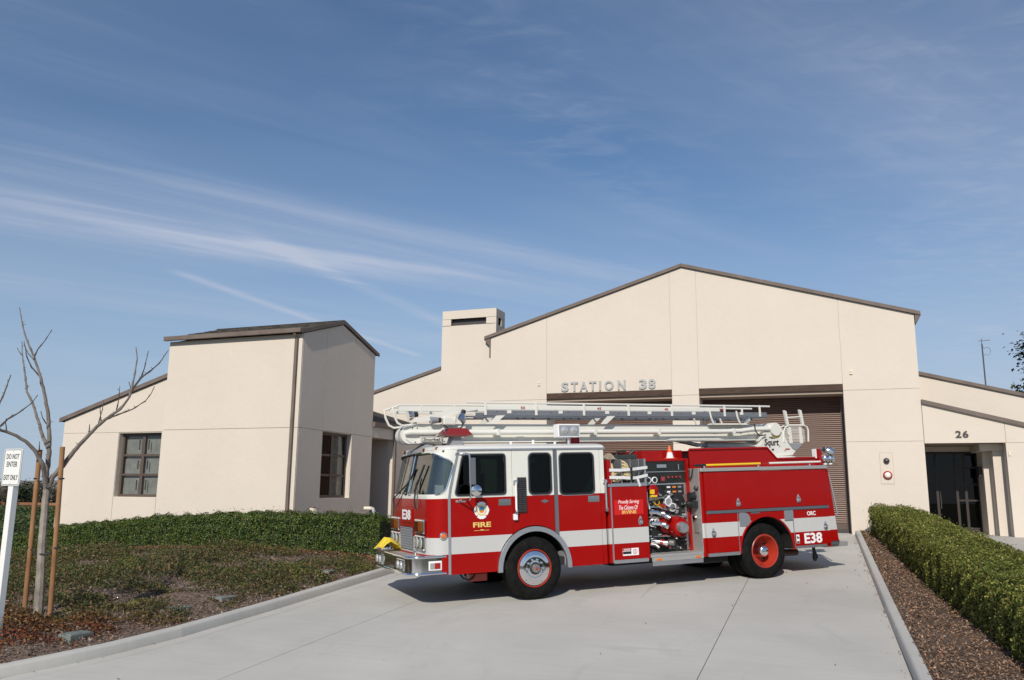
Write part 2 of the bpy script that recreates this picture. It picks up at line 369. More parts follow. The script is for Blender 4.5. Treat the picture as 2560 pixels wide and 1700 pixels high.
M['field'] = m_noise('field_soil', (.045, .06, .022), (.085, .085, .04), .6, .95)
struct(g.build('ground', M['field'], smooth=True))

def sheet(name, pts, z0, z1, m_, parent=None, **k):
    mb = MB().prism(pts, 'z', z0, z1); mb.v = [(x, y, z+drive(y)) for x, y, z in mb.v]; return mb.build(name, m_, parent, **k)
yy = [3.0, 4.0, 5, 6, 6.8, 7.66, 8.3, 8.9, 9.5, 10.1, 11, 12, 16, 20, YF]
dw = sheet('driveway', [(kx(y)-.1, y) for y in yy]+[(.95, y) for y in reversed(yy)], -.2, -.012, M['gap']); struct(dw)
def slab(f0, f1):
    sheet('slab', [(f0(y), y) for y in yy]+[(f1(y), y) for y in reversed(yy)], -.012, 0, M['concrete'], dw)
slab(lambda y: kx(y)-.01, lambda y: kx(y)+.235); slab(lambda y: kx(y)+.243, lambda y: max(-6.754, kx(y)+.25))
slab(lambda y: -6.746, lambda y: -1.455); slab(lambda y: -1.445, lambda y: .86)
struct(box('apron', M['concrete'], None, -8.7, .9, YF+.004, YF+1.2, -.15, .0))

def kerb(name, front, side, y0, y1, joints):
    """profile swept along y; front(y) is the gutter line, side +1: the kerb lies on the +x side"""
    root = empty(name); struct(root)
    js = [y0]+[j for j in joints if y0 < j < y1]+[y1]
    prof = [(0, -.10), (.005, 0), (.018, .105), (.030, .128), (.05, .138), (.15, .142), (.15, -.10)]
    for a, b in zip(js[:-1], js[1:]):
        n = max(2, int((b-a)/.5)); yv = np.linspace(a+.003, b-.003, n+1); mb = MB(); vs = []
        for y in yv:
            for o, z in prof: vs.append((front(y)+side*o, y, z+drive(y)))
        k = len(prof); fs = [(i*k+j, i*k+j+1, (i+1)*k+j+1, (i+1)*k+j) for i in range(n) for j in range(k-1)]
        fs += [tuple(range(k)), tuple(n*k+j for j in range(k-1, -1, -1))]
        mb.add(vs, fs).build('kerb_stone', M['kerb'], root, smooth=True)
    return root
kerb('kerb_left', kx, -1, 3.2, 26.2, [4.6, 7.25, 10.08, 12.86, 15.75, 18.6, 21.4, 24.2])
kerb('kerb_right', lambda y: .85+.02*sstep(16, 10, y), 1, 4.5, 26.35, [6.2, 9.2, 12.25, 15.3, 18.35, 21.4, 24.4])

def bed(name, x0f, x1f, y0, y1, nxs, nys, zf, m_, amp=.02):
    mb = MB()
    for j in range(nys+1):
        y = y0+(y1-y0)*j/nys
        for i in range(nxs+1):
            x = x0f(y)+(x1f(y)-x0f(y))*i/nxs
            e = min(1, (nxs-i)/3, i/3)
            mb.v.append((x, y, zf(x, y)+e*amp*(math.sin(3.1*x+1.7*y)+math.sin(5.3*y-2.2*x)+math.sin(9*x+7*y)*.6)))
    mb.f = [(j*(nxs+1)+i, j*(nxs+1)+i+1, (j+1)*(nxs+1)+i+1, (j+1)*(nxs+1)+i) for j in range(nys) for i in range(nxs)]
    return struct(mb.build(name, m_, smooth=True))
bed('planting_bed_left', lambda y: -27, lambda y: kx(y)-.145, 3.2, 26.6, 90, 110, bed_z, M['mulch_pale'])
def rbed_z(x, y): return drive(y)+.115
bed('planting_bed_right', lambda y: .995, lambda y: 3.3, 4.5, 26.63, 16, 110, rbed_z, M['mulch_brown'], .012)
wk = sheet('walkway', [(3.2, 6), (3.2, 26.6), (3.2, 31), (12, 31), (12, 26.6), (12, 6)], -.2, .035, M['walk']); struct(wk)

# ------------------------------------------------------------------ fire station
st = empty('fire_station', (0, 0, 0)); tag(st, 'cream stucco fire station with brown fascias and two roller doors', 'building')
G = .0055
def panel(poly, y, th=.02):
    """stucco panel of a wall that faces -y; small joints are left open round it"""
    MB().prism(inset(poly, G), 'y', y, y+th).build('wall_panel', M['stucco'], st)
RZ = lambda x: 8.47-.297*abs(x+3.93)
def col_poly(x0, x1, z0, top=RZ):
    xs_ = [x0]+([-3.93] if x0 < -3.93 < x1 else [])+[x1]
    return [(x0, z0), (x1, z0)]+[(x, top(x)) for x in reversed(xs_)]
def rect(x0, x1, z0, z1): return [(x0, z0), (x1, z0), (x1, z1), (x0, z1)]
J1, J2 = 4.225, 2.685
for x0, x1 in ((-10.66, -8.58), (-4.34, -3.48), (.79, 2.88)):
    for a, b in ((-.15, J2), (J2, J1)): panel(rect(x0, x1, a, b), YF)
    panel(col_poly(x0, x1, J1), YF)
    box('pier', M['joint'], st, x0+.012, x1-.012, YF+.012, YF+.95, -.3, 4.5)
    for xj in (x0, x1-.012): box('jamb', M['stucco'], st, xj, xj+.012, YF+.021, YF+.95, -.2, 4.42)
for x0, x1 in ((-8.58, -4.34), (-3.48, .79)): panel(col_poly(x0, x1, 4.42), YF)
MB().prism([(-10.64, 4.44), (2.86, 4.44), (2.86, RZ(2.86)-.02), (-3.93, 8.44), (-10.64, RZ(-10.64)-.02)], 'y', YF+.012, YF+.30).build('gable_backing', M['joint'], st)
box('side_wall', M['stucco'], st, -10.66, -10.45, YF+.95, YF+13, -.3, 6.43); box('side_wall', M['stucco'], st, 2.66, 2.88, YF+.95, YF+13, -.3, 6.43)
box('rear_wall', M['stucco'], st, -10.66, 2.88, YF+13, YF+13.2, -.3, 6.4)
# roller doors in their recesses
for x0, x1 in ((-8.58, -4.34), (-3.48, .79)):
    yd = YF+.86; mb = MB(); z = .28; prof = []
    while z < 4.30:
        prof += [(yd, z), (yd-.014, z+.012), (yd-.018, z+.035), (yd-.012, z+.052), (yd, z+.058)]; z += .062
    mb.v = [(x, p[0], p[1]) for x in (x0+.06, x1-.06) for p in prof]; k = len(prof); mb.f = [(i, i+1, k+i+1, k+i) for i in range(k-1)]
    gd = mb.build('garage_door', M['roller'], st, label='brown slatted roller door in its recess')
    box('bottom_bar', M['dark_letter'], gd, x0+.06, x1-.06, yd-.03, yd+.02, .01, .10, .006)
    box('bottom_bar', M['bronze'], gd, x0+.06, x1-.06, yd-.02, yd+.02, .102, .278, .006)
    for a in (x0+.0125, x1-.0925): box('guide_rail', M['bronze'], gd, a, a+.08, yd-.06, yd+.06, .0, 4.2)
    hb = box('header_beam', M['timber'], st, x0+.003, x1-.003, YF-.012, YF+.06, 4.225, 4.417, .006, label='dark stained timber beam over roller door')
    box('lintel', M['soffit'], st, x0+.013, x1-.013, YF+.065, YF+1.0, 4.14, 4.42)
    box('hood', M['dark_letter'], st, x0+.013, x1-.013, yd+.03, yd+.1, 3.9, 4.14)
    box('floor_seal', M['dark_letter'], gd, x0+.06, x1-.06, yd+.03, yd+.06, 0, .3)
# main roof with rake fascias
def chevron(x0, x1, dz0, dz1, ridge=-3.93, s=.297, zr=8.47):
    a = [(x0, zr-s*abs(x0-ridge)), (ridge, zr), (x1, zr-s*abs(x1-ridge))]
    return [(x, z+dz0) for x, z in a]+[(x, z+dz1) for x, z in reversed(a)]
rf = MB().prism(chevron(-10.86, 3.03, .012, .10), 'y', YF-.05, YF+13.3).build('roof', M['shingle'], st)
for lst in ([-10.88, -7.2, -3.93], [-3.93, -2.55, .05, 3.05]):
    for a, b in zip(lst[:-1], lst[1:]):
        f = lambda x: 8.47-.297*abs(x+3.93)
        MB().prism([(a+.003, f(a)+.0), (b-.003, f(b)+.0), (b-.003, f(b)+.112), (a+.003, f(a)+.112)], 'y', YF-.075, YF-.052).build('fascia', M['fascia'], rf)
for xa, xb in ((-10.90, -10.67), (2.895, 3.06)):
    MB().prism([(xa, RZ(xa)+.02), (xb, RZ(xb)+.02), (xb if xa > 0 else xb, RZ(xb)-.30 if xa < 0 else RZ(xb)+.0), (xa, RZ(xa)-.30 if xa > 0 else RZ(xa))], 'y', YF-.04, YF+13).build('eave_box', M['fascia'], st)
box('downpipe', M['fascia'], st, -10.70, -10.665, YF-.02, YF+.06, 5.75, 6.35)
# raised metal letters
word = [('S', -8.05, -7.69), ('T', -7.63, -7.36), ('A', -7.32, -7.02), ('T', -6.98, -6.71), ('I', -6.61, -6.55), ('O', -6.43, -6.13), ('N', -6.06, -5.84), ('3', -5.40, -5.14), ('8', -5.08, -4.87)]
word = [(c, a, b) for c, a, b in [('S', -8.05, -7.80), ('T', -7.72, -7.47), ('A', -7.41, -7.13), ('T', -7.08, -6.84), ('I', -6.74, -6.675), ('O', -6.56, -6.25), ('N', -6.11, -5.85), ('3', -5.40, -5.15), ('8', -5.09, -4.86)]]
for i, (c, a, b) in enumerate(word): text(MB(), 'station_'+str(i), a, b, 4.465, 4.785, YF-.045, YF-.004).build('letter', M['letter'], st)
for k, a, b in (('n2', 3.70, 3.85), ('n6', 3.88, 4.03)): text(MB(), k, a, b, 2.77, 2.965, YF-.03, YF-.003).build('number', M['dark_letter'], st)
for x in (-8.85, 1.04):
    d = box('wall_sensor', M['plate'], st, x-.045, x+.045, YF-.04, YF-.002, 4.70, 4.84, .008); box('button', M['dark_letter'], d, x-.012, x+.012, YF-.05, YF-.041, 4.76, 4.785)
# alarm panel with bell and lamp
MB().prism(rect(1.665, 2.02, 1.455, 2.36), 'y', YF-.012, YF-.001, [rect(1.673, 2.012, 1.463, 2.352)]).build('alarm_frame', M['joint'], st)
ap = box('alarm_panel', M['stucco'], st, 1.673, 2.012, YF-.008, YF-.001, 1.463, 2.352)
MB().lathe([(.075, 0), (.085, .02), (.08, .05), (.05, .085), (.0, .10)], (1.845, YF-.01, 2.12), 'y', 24, -1).build('bell', mat('bell', (.09, .08, .075), .35, metal=.6), ap, smooth=True)
MB().lathe([(.022, 0), (.022, .03), (0, .035)], (1.845, YF-.105, 2.13), 'y', 12, -1).build('bell_cap', M['chrome'], ap, smooth=True)
MB().lathe([(.122, 0), (.125, .03), (.10, .06), (.085, .062)], (1.85, YF-.01, 1.705), 'y', 28, -1, False).build('lamp_ring', M['red_lens'], ap, smooth=True)
MB().lathe([(.084, 0), (.075, .03), (.045, .055), (.0, .062)], (1.85, YF-.072, 1.705), 'y', 24, -1).build('lamp_dome', M['white_lens'], ap, smooth=True)
# left link wall with chimney
YL = 26.81
CX0, CX1, CY1 = -12.63, -10.52, 27.68
RL = lambda x: 5.45+.294*(x+12.63)
MB().prism([(-18.4, J2+G), (-10.665, J2+G), (-10.665, 6.3), (CX1, 6.3), (CX1, 7.015), (-12.63, 7.015), (-12.63, RL(-12.63)), (-18.4, RL(-18.4))], 'y', YL, YL+.02).build('wall_panel', M['stucco'], st); panel(rect(-18.4, -12.63, -.2, J2), YL); panel(rect(-12.63, -10.66, -.2, J2), YL)
ch = empty('chimney'); ch.parent = st
CX0, CX1, CY1 = -12.63, -10.52, 27.68
def cpan(x0, x1, z0, z1): MB().prism(inset(rect(x0, x1, z0, z1), G), 'y', YL, YL+.03).build('wall_panel', M['stucco'], ch)
cpan(CX0, -12.28, 7.03, 7.27); cpan(-10.91, CX1, 7.03, 7.27); cpan(CX0, CX1, 7.27, 7.585)
MB().prism(inset([(YL, 5.9), (CY1, 5.9), (CY1, 7.0), (YL, 7.0)], G), 'x', CX1-.03, CX1).build('wall_panel', M['stucco'], ch)
MB().prism(inset([(YL, 7.27), (CY1, 7.27), (CY1, 7.585), (YL, 7.585)], G), 'x', CX1-.03, CX1).build('wall_panel', M['stucco'], ch)
for a, b in ((YL, 27.03), (27.31, CY1)): MB().prism(inset([(a, 7.0), (b, 7.0), (b, 7.27), (a, 7.27)], G), 'x', CX1-.03, CX1).build('wall_panel', M['stucco'], ch)
MB().box(CX0+.01, CX1-.031, YL+.031, YL+.12, 5.3, 7.03).box(CX0+.01, CX1-.031, CY1-.12, CY1, 5.3, 7.57).box(CX0+.01, CX0+.15, YL+.12, CY1-.12, 5.3, 7.57).box(CX0+.15, CX1-.031, YL+.031, CY1-.12, 7.30, 7.57).box(CX0+.01, -12.29, YL+.031, YL+.12, 7.03, 7.3).box(-10.9, CX1-.031, YL+.031, YL+.12, 7.03, 7.3).build('backing', M['joint'], ch)
box('vent_grille', M['dark_letter'], ch, -12.3, -10.9, YL+.16, YL+.2, 7.0, 7.3)
box('vent_screen', M['dark_letter'], ch, CX1-.2, CX1-.16, 27.0, 27.35, 6.98, 7.3)
f = RL; MB().prism([(-18.4, f(-18.4)-.01), (-12.63, f(-12.63)-.01), (-12.63, f(-12.63)+.10), (-18.4, f(-18.4)+.10)], 'y', YL-.06, YL-.03).build('fascia', M['fascia'], st)
MB().prism([(-18.4, f(-18.4)), (-12.64, f(-12.64)), (-12.64, f(-12.64)+.09), (-18.4, f(-18.4)+.09)], 'y', YL-.028, YL+11).build('roof', M['shingle'], st)
box('backing', M['joint'], st, -18.4, -10.68, YL+.021, YL+.2, -.3, 2.9)
MB().prism(col_poly(-18.4, -12.64, 2.9, lambda x: RL(x)-.02), 'y', YL+.021, YL+.2).build('backing', M['joint'], st)

# tower with ridge along x
TX0, TX1, TY1 = -16.80, -12.45, 21.75
panel(rect(TX0, TX1, -.35, J2), YT, .03); panel(rect(TX0, TX1, J2, 5.13), YT, .03)
RT = lambda y: 5.75-.305*abs(y-19.88)
def xpanel(poly, holes=()):
    MB().prism(inset(poly, G), 'x', TX1-.03, TX1, holes).build('wall_panel', M['stucco'], st)
WY0, WY1, WZ0, WZ1 = 19.11, 20.59, .905, 2.67
xpanel([(YT+.031, -.35), (WY0, -.35), (WY0, J2), (YT+.031, J2)]); xpanel([(WY1, -.35), (TY1, -.35), (TY1, J2), (WY1, J2)]); xpanel([(WY0, -.35), (WY1, -.35), (WY1, WZ0), (WY0, WZ0)])
for a, b in ((YT+.031, WY0), (WY0, WY1), (WY1, TY1)):
    m2 = [19.88] if a < 19.88 < b else []
    xpanel([(a, J2), (b, J2)]+[(y, RT(y)-.03) for y in reversed([a]+m2+[b])])
MB().prism([(YT+.04, -.4), (TY1, -.4), (TY1, RT(TY1)-.06), (19.88, 5.68), (YT+.04, RT(YT)-.06)], 'x', TX1-.24, TX1-.031, [rect(WY0+.004, WY1-.004, WZ0+.004, WZ1-.004)]).build('backing', M['stucco'], st)
MB().box(TX0+.01, TX1-.25, YT+.031, YT+.2, -.4, 5.1).box(TX0+.01, TX0+.2, YT+.2, TY1, -.4, 5.1).box(TX0+.2, TX1-.25, TY1-.2, TY1, -.4, 5.1).build('backing', M['joint'], st)
MB().prism([(YT, 5.1), (TY1, 5.1), (19.88, 5.7)], 'x', TX0, TX0+.2).build('gable_end', M['stucco'], st)
# tower roof: deck, shingle courses, fascia, gutter
tr = MB().prism([(YT-.12, RT(YT-.12)), (19.88, 5.76), (TY1+.12, RT(TY1+.12)), (TY1+.12, RT(TY1+.12)+.07), (19.88, 5.83), (YT-.12, RT(YT-.12)+.07)], 'x', TX0-.05, TX1+.03).build('roof', M['fascia'], st)
sh = MB()
for side in (-1, 1):
    for r in range(14):
        y0 = 19.88+side*(2.02-r*.148); y1 = y0-side*.19
        if abs(y1-19.88) > abs(y0-19.88): continue
        x = TX0-.06-(r % 2)*.12
        while x < TX1+.03:
            w = random.uniform(.14, .34); xa, xb = max(x, TX0-.06), min(x+w-.006, TX1+.04); x += w
            if xb-xa < .03: continue
            za = RT(y0)+.088+random.uniform(0, .014); zb = RT(y1)+.076; e = random.uniform(-.012, .012)
            sh.add([(xa, y0+e, za), (xb, y0+e, za), (xb, y1, zb), (xa, y1, zb), (xa, y0+e, za-.03), (xb, y0+e, za-.03), (xb, y1, zb-.01), (xa, y1, zb-.01)],
                   [(0, 1, 2, 3), (4, 5, 1, 0), (5, 6, 2, 1), (7, 4, 0, 3), (6, 7, 3, 2)])
sh.tube([(TX0-.05, 19.88, 5.845), (TX1+.03, 19.88, 5.845)], .022, 6)
stuff(sh.build('shingles', M['shingle'], tr))
box('gutter', M['fascia'], tr, TX0-.06, TX1+.05, YT-.20, YT-.125, RT(YT)-.035, RT(YT)+.085, .01)
for s2 in (-1, 1):
    ye = 19.88+s2*(2.03 if s2 > 0 else 2.04)
    MB().prism([(19.88, 5.745), (ye, RT(ye)-.012), (ye, RT(ye)+.09), (19.88, 5.85)], 'x', TX1+.0305, TX1+.055).build('fascia', M['fascia'], tr)
dp = MB().box(-12.645, -12.565, YT-.075, YT-.004, -.3, 5.02).build('downpipe', M['fascia'], st, label='brown square downpipe at tower corner')
MB().tube([(-12.605, YT-.16, 5.10), (-12.605, YT-.04, 4.98)], .035, 8).build('elbow', M['fascia'], dp)

def window(name, origin, ax, W, H, ncol, nrow, depth, m_blind, handles, blinds=None):
    """framed window; ax: 'x' (faces -y, runs +x) or 'y' (faces +x, runs +y)"""
    ox, oy, oz = origin; w = empty(name); w.parent = st
    def bx(nm, m2, a0, a1, d0, d1, z0, z1, par, bev=0):
        if ax == 'x': return box(nm, m2, par, ox+a0, ox+a1, oy+d0, oy+d1, oz+z0, oz+z1, bev)
        return box(nm, m2, par, ox-d1, ox-d0, oy+a0, oy+a1, oz+z0, oz+z1, bev)
    fw = .075; d0 = depth
    bx('frame', M['bronze'], 0, fw, d0, d0+.06, 0, H, w); bx('frame', M['bronze'], W-fw, W, d0, d0+.06, 0, H, w)
    bx('frame', M['bronze'], fw, W-fw, d0, d0+.06, 0, fw, w); bx('frame', M['bronze'], fw, W-fw, d0, d0+.06, H-fw, H, w)
    cw = (W-2*fw)/ncol; rh = (H-2*fw)/nrow
    for i in range(1, ncol): bx('mullion', M['bronze'], fw+i*cw-.05, fw+i*cw+.05, d0+.005, d0+.055, fw, H-fw, w)
    for i in range(ncol):
        a0 = fw+i*cw+(.05 if i else 0); a1 = fw+(i+1)*cw-(.05 if i < ncol-1 else 0)
        for j in range(1, nrow): bx('glazing_bar', M['bronze'], a0, a1, d0+.01, d0+.05, fw+j*rh-.03, fw+j*rh+.03, w)
        for j in range(nrow):
            z0 = fw+j*rh+(.03 if j else 0); z1 = fw+(j+1)*rh-(.03 if j < nrow-1 else 0)
            p = bx('pane', M['glass'], a0, a1, d0+.026, d0+.032, z0, z1, w)
            if handles:
                hx = a1-.09 if i == 0 else a0+.14
                bx('handle', M['dark_letter'], hx, hx+.025, d0-.02, d0, z0+.12, z1-.12, p)
        if blinds is None or blinds[i]: bx('blind', m_blind, a0-.03, a1+.03, d0+.10, d0+.115, fw-.03, H-fw+.03, w)
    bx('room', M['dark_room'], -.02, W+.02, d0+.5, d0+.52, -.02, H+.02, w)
    return w
# left wing, set back from the tower front
X0, X1 = -20.92, TX0-.0
RW = lambda x: 4.20+.307*(x+17.24)
WX0, WX1 = -18.80, -17.26
wz0, wz1 = .87, 2.66
panel(rect(X0, WX0, -.35, J2), YW); panel(rect(WX1, -16.82, -.35, J2), YW); panel(rect(WX0, WX1, -.35, wz0), YW)
panel(col_poly(X0, -16.82, J2, lambda x: RW(x)-.01), YW)
MB().prism([(X0+.01, -.4), (-16.82, -.4), (-16.82, RW(-16.82)-.03), (X0+.01, RW(X0)-.03)], 'y', YW+.021, YW+.24, [rect(WX0+.004, WX1-.004, wz0+.004, wz1)]).build('backing', M['stucco'], st)
box('side_wall', M['stucco'], st, X0, X0+.2, YW+.25, 30, -.4, RW(X0)-.05)
window('window', (WX0, YW+.03, wz0), 'x', WX1-WX0, wz1-wz0, 2, 3, .14, M['blind'], True)
window('window', (TX1-.03, WY0, WZ0), 'y', WY1-WY0, WZ1-WZ0, 2, 3, .12, M['blind'], False, (0, 1))
for nm, m2, d0, d1, ya, yb in (('fascia', M['fascia'], -.012, .105, YW-.075, YW-.05), ('roof', M['shingle'], .0, .10, YW-.049, 30)):
    a, b = X0-.14, -16.805
    MB().prism([(a, RW(a)+d0), (b, RW(b)+d0), (b, RW(b)+d1), (a, RW(a)+d1)], 'y', ya, yb).build(nm, m2, st)
# link behind the tower: shaded porch and wall
box('beam', M['stucco'], st, TX1-.25, TX1-.02, TY1+.002, 23.9, 2.68, 3.02)
box('link_wall', M['stucco'], st, TX1-.25, TX1-.02, 23.12, YL-.002, -.3, 2.678); box('link_wall', M['stucco'], st, TX1-.25, TX1-.02, 23.902, YL-.002, 2.68, 3.02)
box('porch_wall', M['stucco'], st, TX1-2.4, TX1-2.2, TY1, 23.3, -.3, 2.7); box('porch_wall', M['stucco'], st, TX1-2.2, TX1-.25, 23.14, 23.3, -.3, 2.7)
box('porch_ceiling', M['soffit'], st, TX1-2.2, TX1-.252, TY1, 23.12, 2.66, 2.70)
lr = MB().prism([(TX1+.06, 3.06), (TX1-3.5, 4.1), (TX1-3.5, 4.18), (TX1+.06, 3.14)], 'y', TY1+.01, YL-.07).build('roof', M['shingle'], st)
box('fascia', M['fascia'], lr, TX1-.02, TX1+.08, TY1+.005, YL-.065, 3.0, 3.13)
box('downpipe', M['fascia'], st, TX1-.018, TX1+.055, 23.10, 23.2, -.2, 3.0)
# right wing: porch with entrance, upper wall set back
PX0, PX1 = 2.885, 7.0
RP = lambda x: 3.79-.284*(x-2.89)
panel(rect(4.93, PX1, -.15, 2.615), YF); panel(col_poly(4.95, PX1, 2.615, RP), YF); panel(col_poly(PX0, 4.95, 2.615, RP), YF)
MB().prism([(PX0+.01, 2.63), (PX1, 2.63), (PX1, RP(PX1)-.02), (PX0+.01, RP(PX0)-.02)], 'y', YF+.021, YF+.3).build('backing', M['joint'], st)
box('pier', M['stucco'], st, 4.94, 5.45, YF+.021, YF+.42, -.15, 2.62); box('pier', M['stucco'], st, 5.45, PX1, YF+.021, YF+.3, -.15, 2.62)
box('pier', M['stucco'], st, 4.68, 5.3, YF+.55, YF+1.05, -.1, 2.62); box('porch_side_wall', M['stucco'], st, 4.50, 4.7, YF+1.05, YF+2.05, -.1, 2.62)
box('porch_ceiling', M['soffit'], st, PX0, 5.4, YF+.3, YF+2.3, 2.625, 2.66)
box('beam', M['stucco'], st, 4.35, 4.95, YF+.43, YF+2.0, 2.42, 2.62)
MB().prism([(PX0, RP(PX0)-.02), (PX1+.4, RP(PX1+.4)-.02), (PX1+.4, RP(PX1+.4)+.10), (PX0, RP(PX0)+.10)], 'y', YF-.075, YF-.05).build('fascia', M['fascia'], st)
MB().prism([(PX0, RP(PX0)), (PX1+.4, RP(PX1+.4)), (PX1+.4, RP(PX1+.4)+.09), (PX0, RP(PX0)+.09)], 'y', YF-.049, YF+1.6).build('roof', M['shingle'], st)
box('porch_side_wall', M['stucco'], st, PX1-.2, PX1-.01, YF+.31, 28.15, -.15, 2.6)
YU = 28.16; panel(rect(PX1, 9.5, -.15, 2.8), YU); box('backing', M['joint'], st, PX1-.2, 9.5, YU+.021, YU+.2, -.2, 2.69); box('side_wall', M['stucco'], st, 9.3, 9.5, YU+.21, YU+8.8, -.2, 2.98)
RU = lambda x: 4.82-.275*(x-3.05)
panel(col_poly(2.9, 9.5, 2.8, RU), YU); box('backing', M['joint'], st, 2.9, 9.5, YU+.021, YU+.2, 2.7, 3.0)
MB().prism([(2.9, RU(2.9)-.01), (9.8, RU(9.8)-.01), (9.8, RU(9.8)+.095), (2.9, RU(2.9)+.095)], 'y', YU-.075, YU-.05).build('fascia', M['fascia'], st)
MB().prism([(2.9, RU(2.9)), (9.8, RU(9.8)), (9.8, RU(9.8)+.09), (2.9, RU(2.9)+.09)], 'y', YU-.049, YU+9).build('roof', M['shingle'], st)
# glazed entrance
ed = empty('entrance_door'); ed.parent = st; ED = YF+2.02
xs_ = [2.9, 3.36, 3.90, 4.14, 4.50]
for x in xs_: box('frame', M['dark_bronze'], ed, x-.035 if x > 2.95 else x, x+.035 if x < 4.49 else x, ED, ED+.07, .03, 2.46)
for z0, z1 in ((2.40, 2.47), (.03, .2)):
    for a, b in zip(xs_[:-1], xs_[1:]): box('rail', M['dark_bronze'], ed, a+.036, b-.036, ED+.003, ED+.066, z0, z1)
for z in (1.0, 1.48, 1.98):
    for a, b in ((3.90, 4.14), (4.14, 4.50)): box('glazing_bar', M['dark_bronze'], ed, a+.036, b-.036, ED+.006, ED+.06, z-.025, z+.025)
for a, b in zip(xs_[:-1], xs_[1:]): box('pane', M['dark_glass'], ed, a+.03, b-.03, ED+.03, ED+.036, .1, 2.42)
MB().tube([(3.43, ED-.05, .75), (3.43, ED-.06, .8), (3.43, ED-.06, 1.2), (3.43, ED-.05, 1.25)], .014, 8).build('handle', M['chrome'], ed, smooth=True)
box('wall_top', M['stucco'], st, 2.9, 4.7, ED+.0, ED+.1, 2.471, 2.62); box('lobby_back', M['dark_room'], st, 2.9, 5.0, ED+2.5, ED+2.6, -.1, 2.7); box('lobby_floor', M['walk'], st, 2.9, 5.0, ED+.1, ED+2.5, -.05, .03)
ln = box('lantern', M['dark_bronze'], st, 4.41, 4.499, YF+1.30, YF+1.52, 1.68, 1.98, .01); box('cap', M['dark_letter'], ln, 4.40, 4.499, YF+1.285, YF+1.535, 1.981, 2.0)
box('outlet', M['plate'], st, 4.98, 5.03, YF-.03, YF-.002, 2.25, 2.36, .006)

# ------------------------------------------------------------------ fire engine (local x: to the rear, y: away from the viewer's side, z: up)
RED, WHT, STR = (.305, .0035, .0025), (.69, .69, .63), (.51, .51, .495)
def m_paint(name, cab):
    m_ = mat(name, RED, .26, spec=.22, coat=.10); t = NT(m_); xyz = t.sep(t.tc()); z = xyz[2]
    s_ = t.math('MULTIPLY', t.math('GREATER_THAN', z, .868), t.math('LESS_THAN', z, 1.146))
    dirt = t.noise(t.tc(), 1.6, 5, .6)
    c = t.mix(s_, RED, STR)
    if cab: c = t.mix(t.math('GREATER_THAN', z, 1.795), c, WHT)
    t.color(t.mix(t.math('MULTIPLY', t.math('SUBTRACT', dirt, .5, True), .10), c, (.25, .18, .15)))
    t.rough(t.math('ADD', .22, t.math('MULTIPLY', dirt, .14))); t.bump(t.noise(t.tc(), 2.2, 2), .03, .02); return m_
P_CAB = m_paint('cab_paint', True); P_BODY = m_paint('body_paint', False)
P_RED = mat('red_paint', RED, .28, spec=.3, coat=.12)
P_WHITE = mat('boom_white', (.69, .68, .62), .38, coat=.15)
def m_alu(name, c, r): 
    m_ = mat(name, c, r, metal=.85); t = NT(m_); n = t.noise(t.tc(scale=(2, 2, 14)), 3, 4); t.rough(t.math('ADD', r-.08, t.math('MULTIPLY', n, .2))); return m_
ALU = m_alu('brushed_aluminium', (.60, .60, .61), .34); ALU_D = m_alu('dull_aluminium', (.26, .265, .28), .5)
def m_tread():
    m_ = mat('tread_plate', (.50, .49, .465), .5, metal=.6); t = NT(m_); w = t.N.new('ShaderNodeTexVoronoi'); w.feature = 'F1'; t.L.new(t.tc(scale=(30, 30, 30)), w.inputs['Vector']); w.inputs['Scale'].default_value = 1
    t.bump(t.ramp(w.outputs['Distance'], [(.2, (1, 1, 1)), (.45, (0, 0, 0))]), .35, .006); return m_
TREAD = m_tread(); CHR = M['chrome']; BLK = mat('black_plastic', (.018, .018, .019), .5); DRK = mat('chassis_black', (.014, .014, .014), .75)
def m_tyre():
    m_ = mat('tyre_rubber', (.01, .01, .01), .8, spec=.12); t = NT(m_); n = t.noise(t.tc(), 9, 4, .6); t.color(t.ramp(n, [(.35, (.006, .006, .006)), (.7, (.013, .013, .0125))])); return m_
TYR = m_tyre(); RIM = mat('rim_red', (.36, .03, .014), .35, coat=.4); GOLD = mat('gold_leaf', (.74, .53, .15), .45); W_TXT = mat('white_vinyl', (.80, .80, .80), .5)
AMB_D = mat('dark_amber_lens', (.30, .06, .008), .15, coat=.6); RED_D = mat('dark_red_lens', (.07, .006, .005), .15, coat=.6)
AMB = mat('amber_lens', (.75, .16, .012), .2, coat=.6); LENS = mat('clear_lens', (.62, .62, .60), .12, metal=.5, coat=.6); R_LENS = mat('red_light_lens', (.36, .022, .02), .15, coat=.8); BAR_L = mat('light_bar_lens', (.22, .016, .014), .12, coat=.8)
TGLASS = m_glass('cab_glass', (.26, .33, .30), 1.35); WGLASS = m_glass('windscreen_glass', (.55, .62, .59), 2.6); SEAT = mat('seat_vinyl', (.018, .018, .02), .6); CABIN = mat('cabin_trim', (.016, .015, .015), .8)
YEL = mat('yellow_paint', (.78, .50, .02), .45); HOSE = m_noise('hose_jacket', (.50, .40, .20), (.62, .52, .30), 14, .8, bump=.2); STRAP = mat('strap_webbing', (.66, .66, .66), .7)
GRY = mat('grey_enamel', (.26, .27, .29), .5); CAST = mat('cast_metal', (.35, .34, .33), .4, metal=.8); PANEL = m_noise('panel_black', (.012, .016, .014), (.03, .032, .03), 4, .35)
LAD = mat('ladder_grey', (.15, .16, .18), .5); BLUE = mat('blue_enamel', (.10, .28, .60), .5); ORG = mat('orange_enamel', (.80, .22, .03), .5)

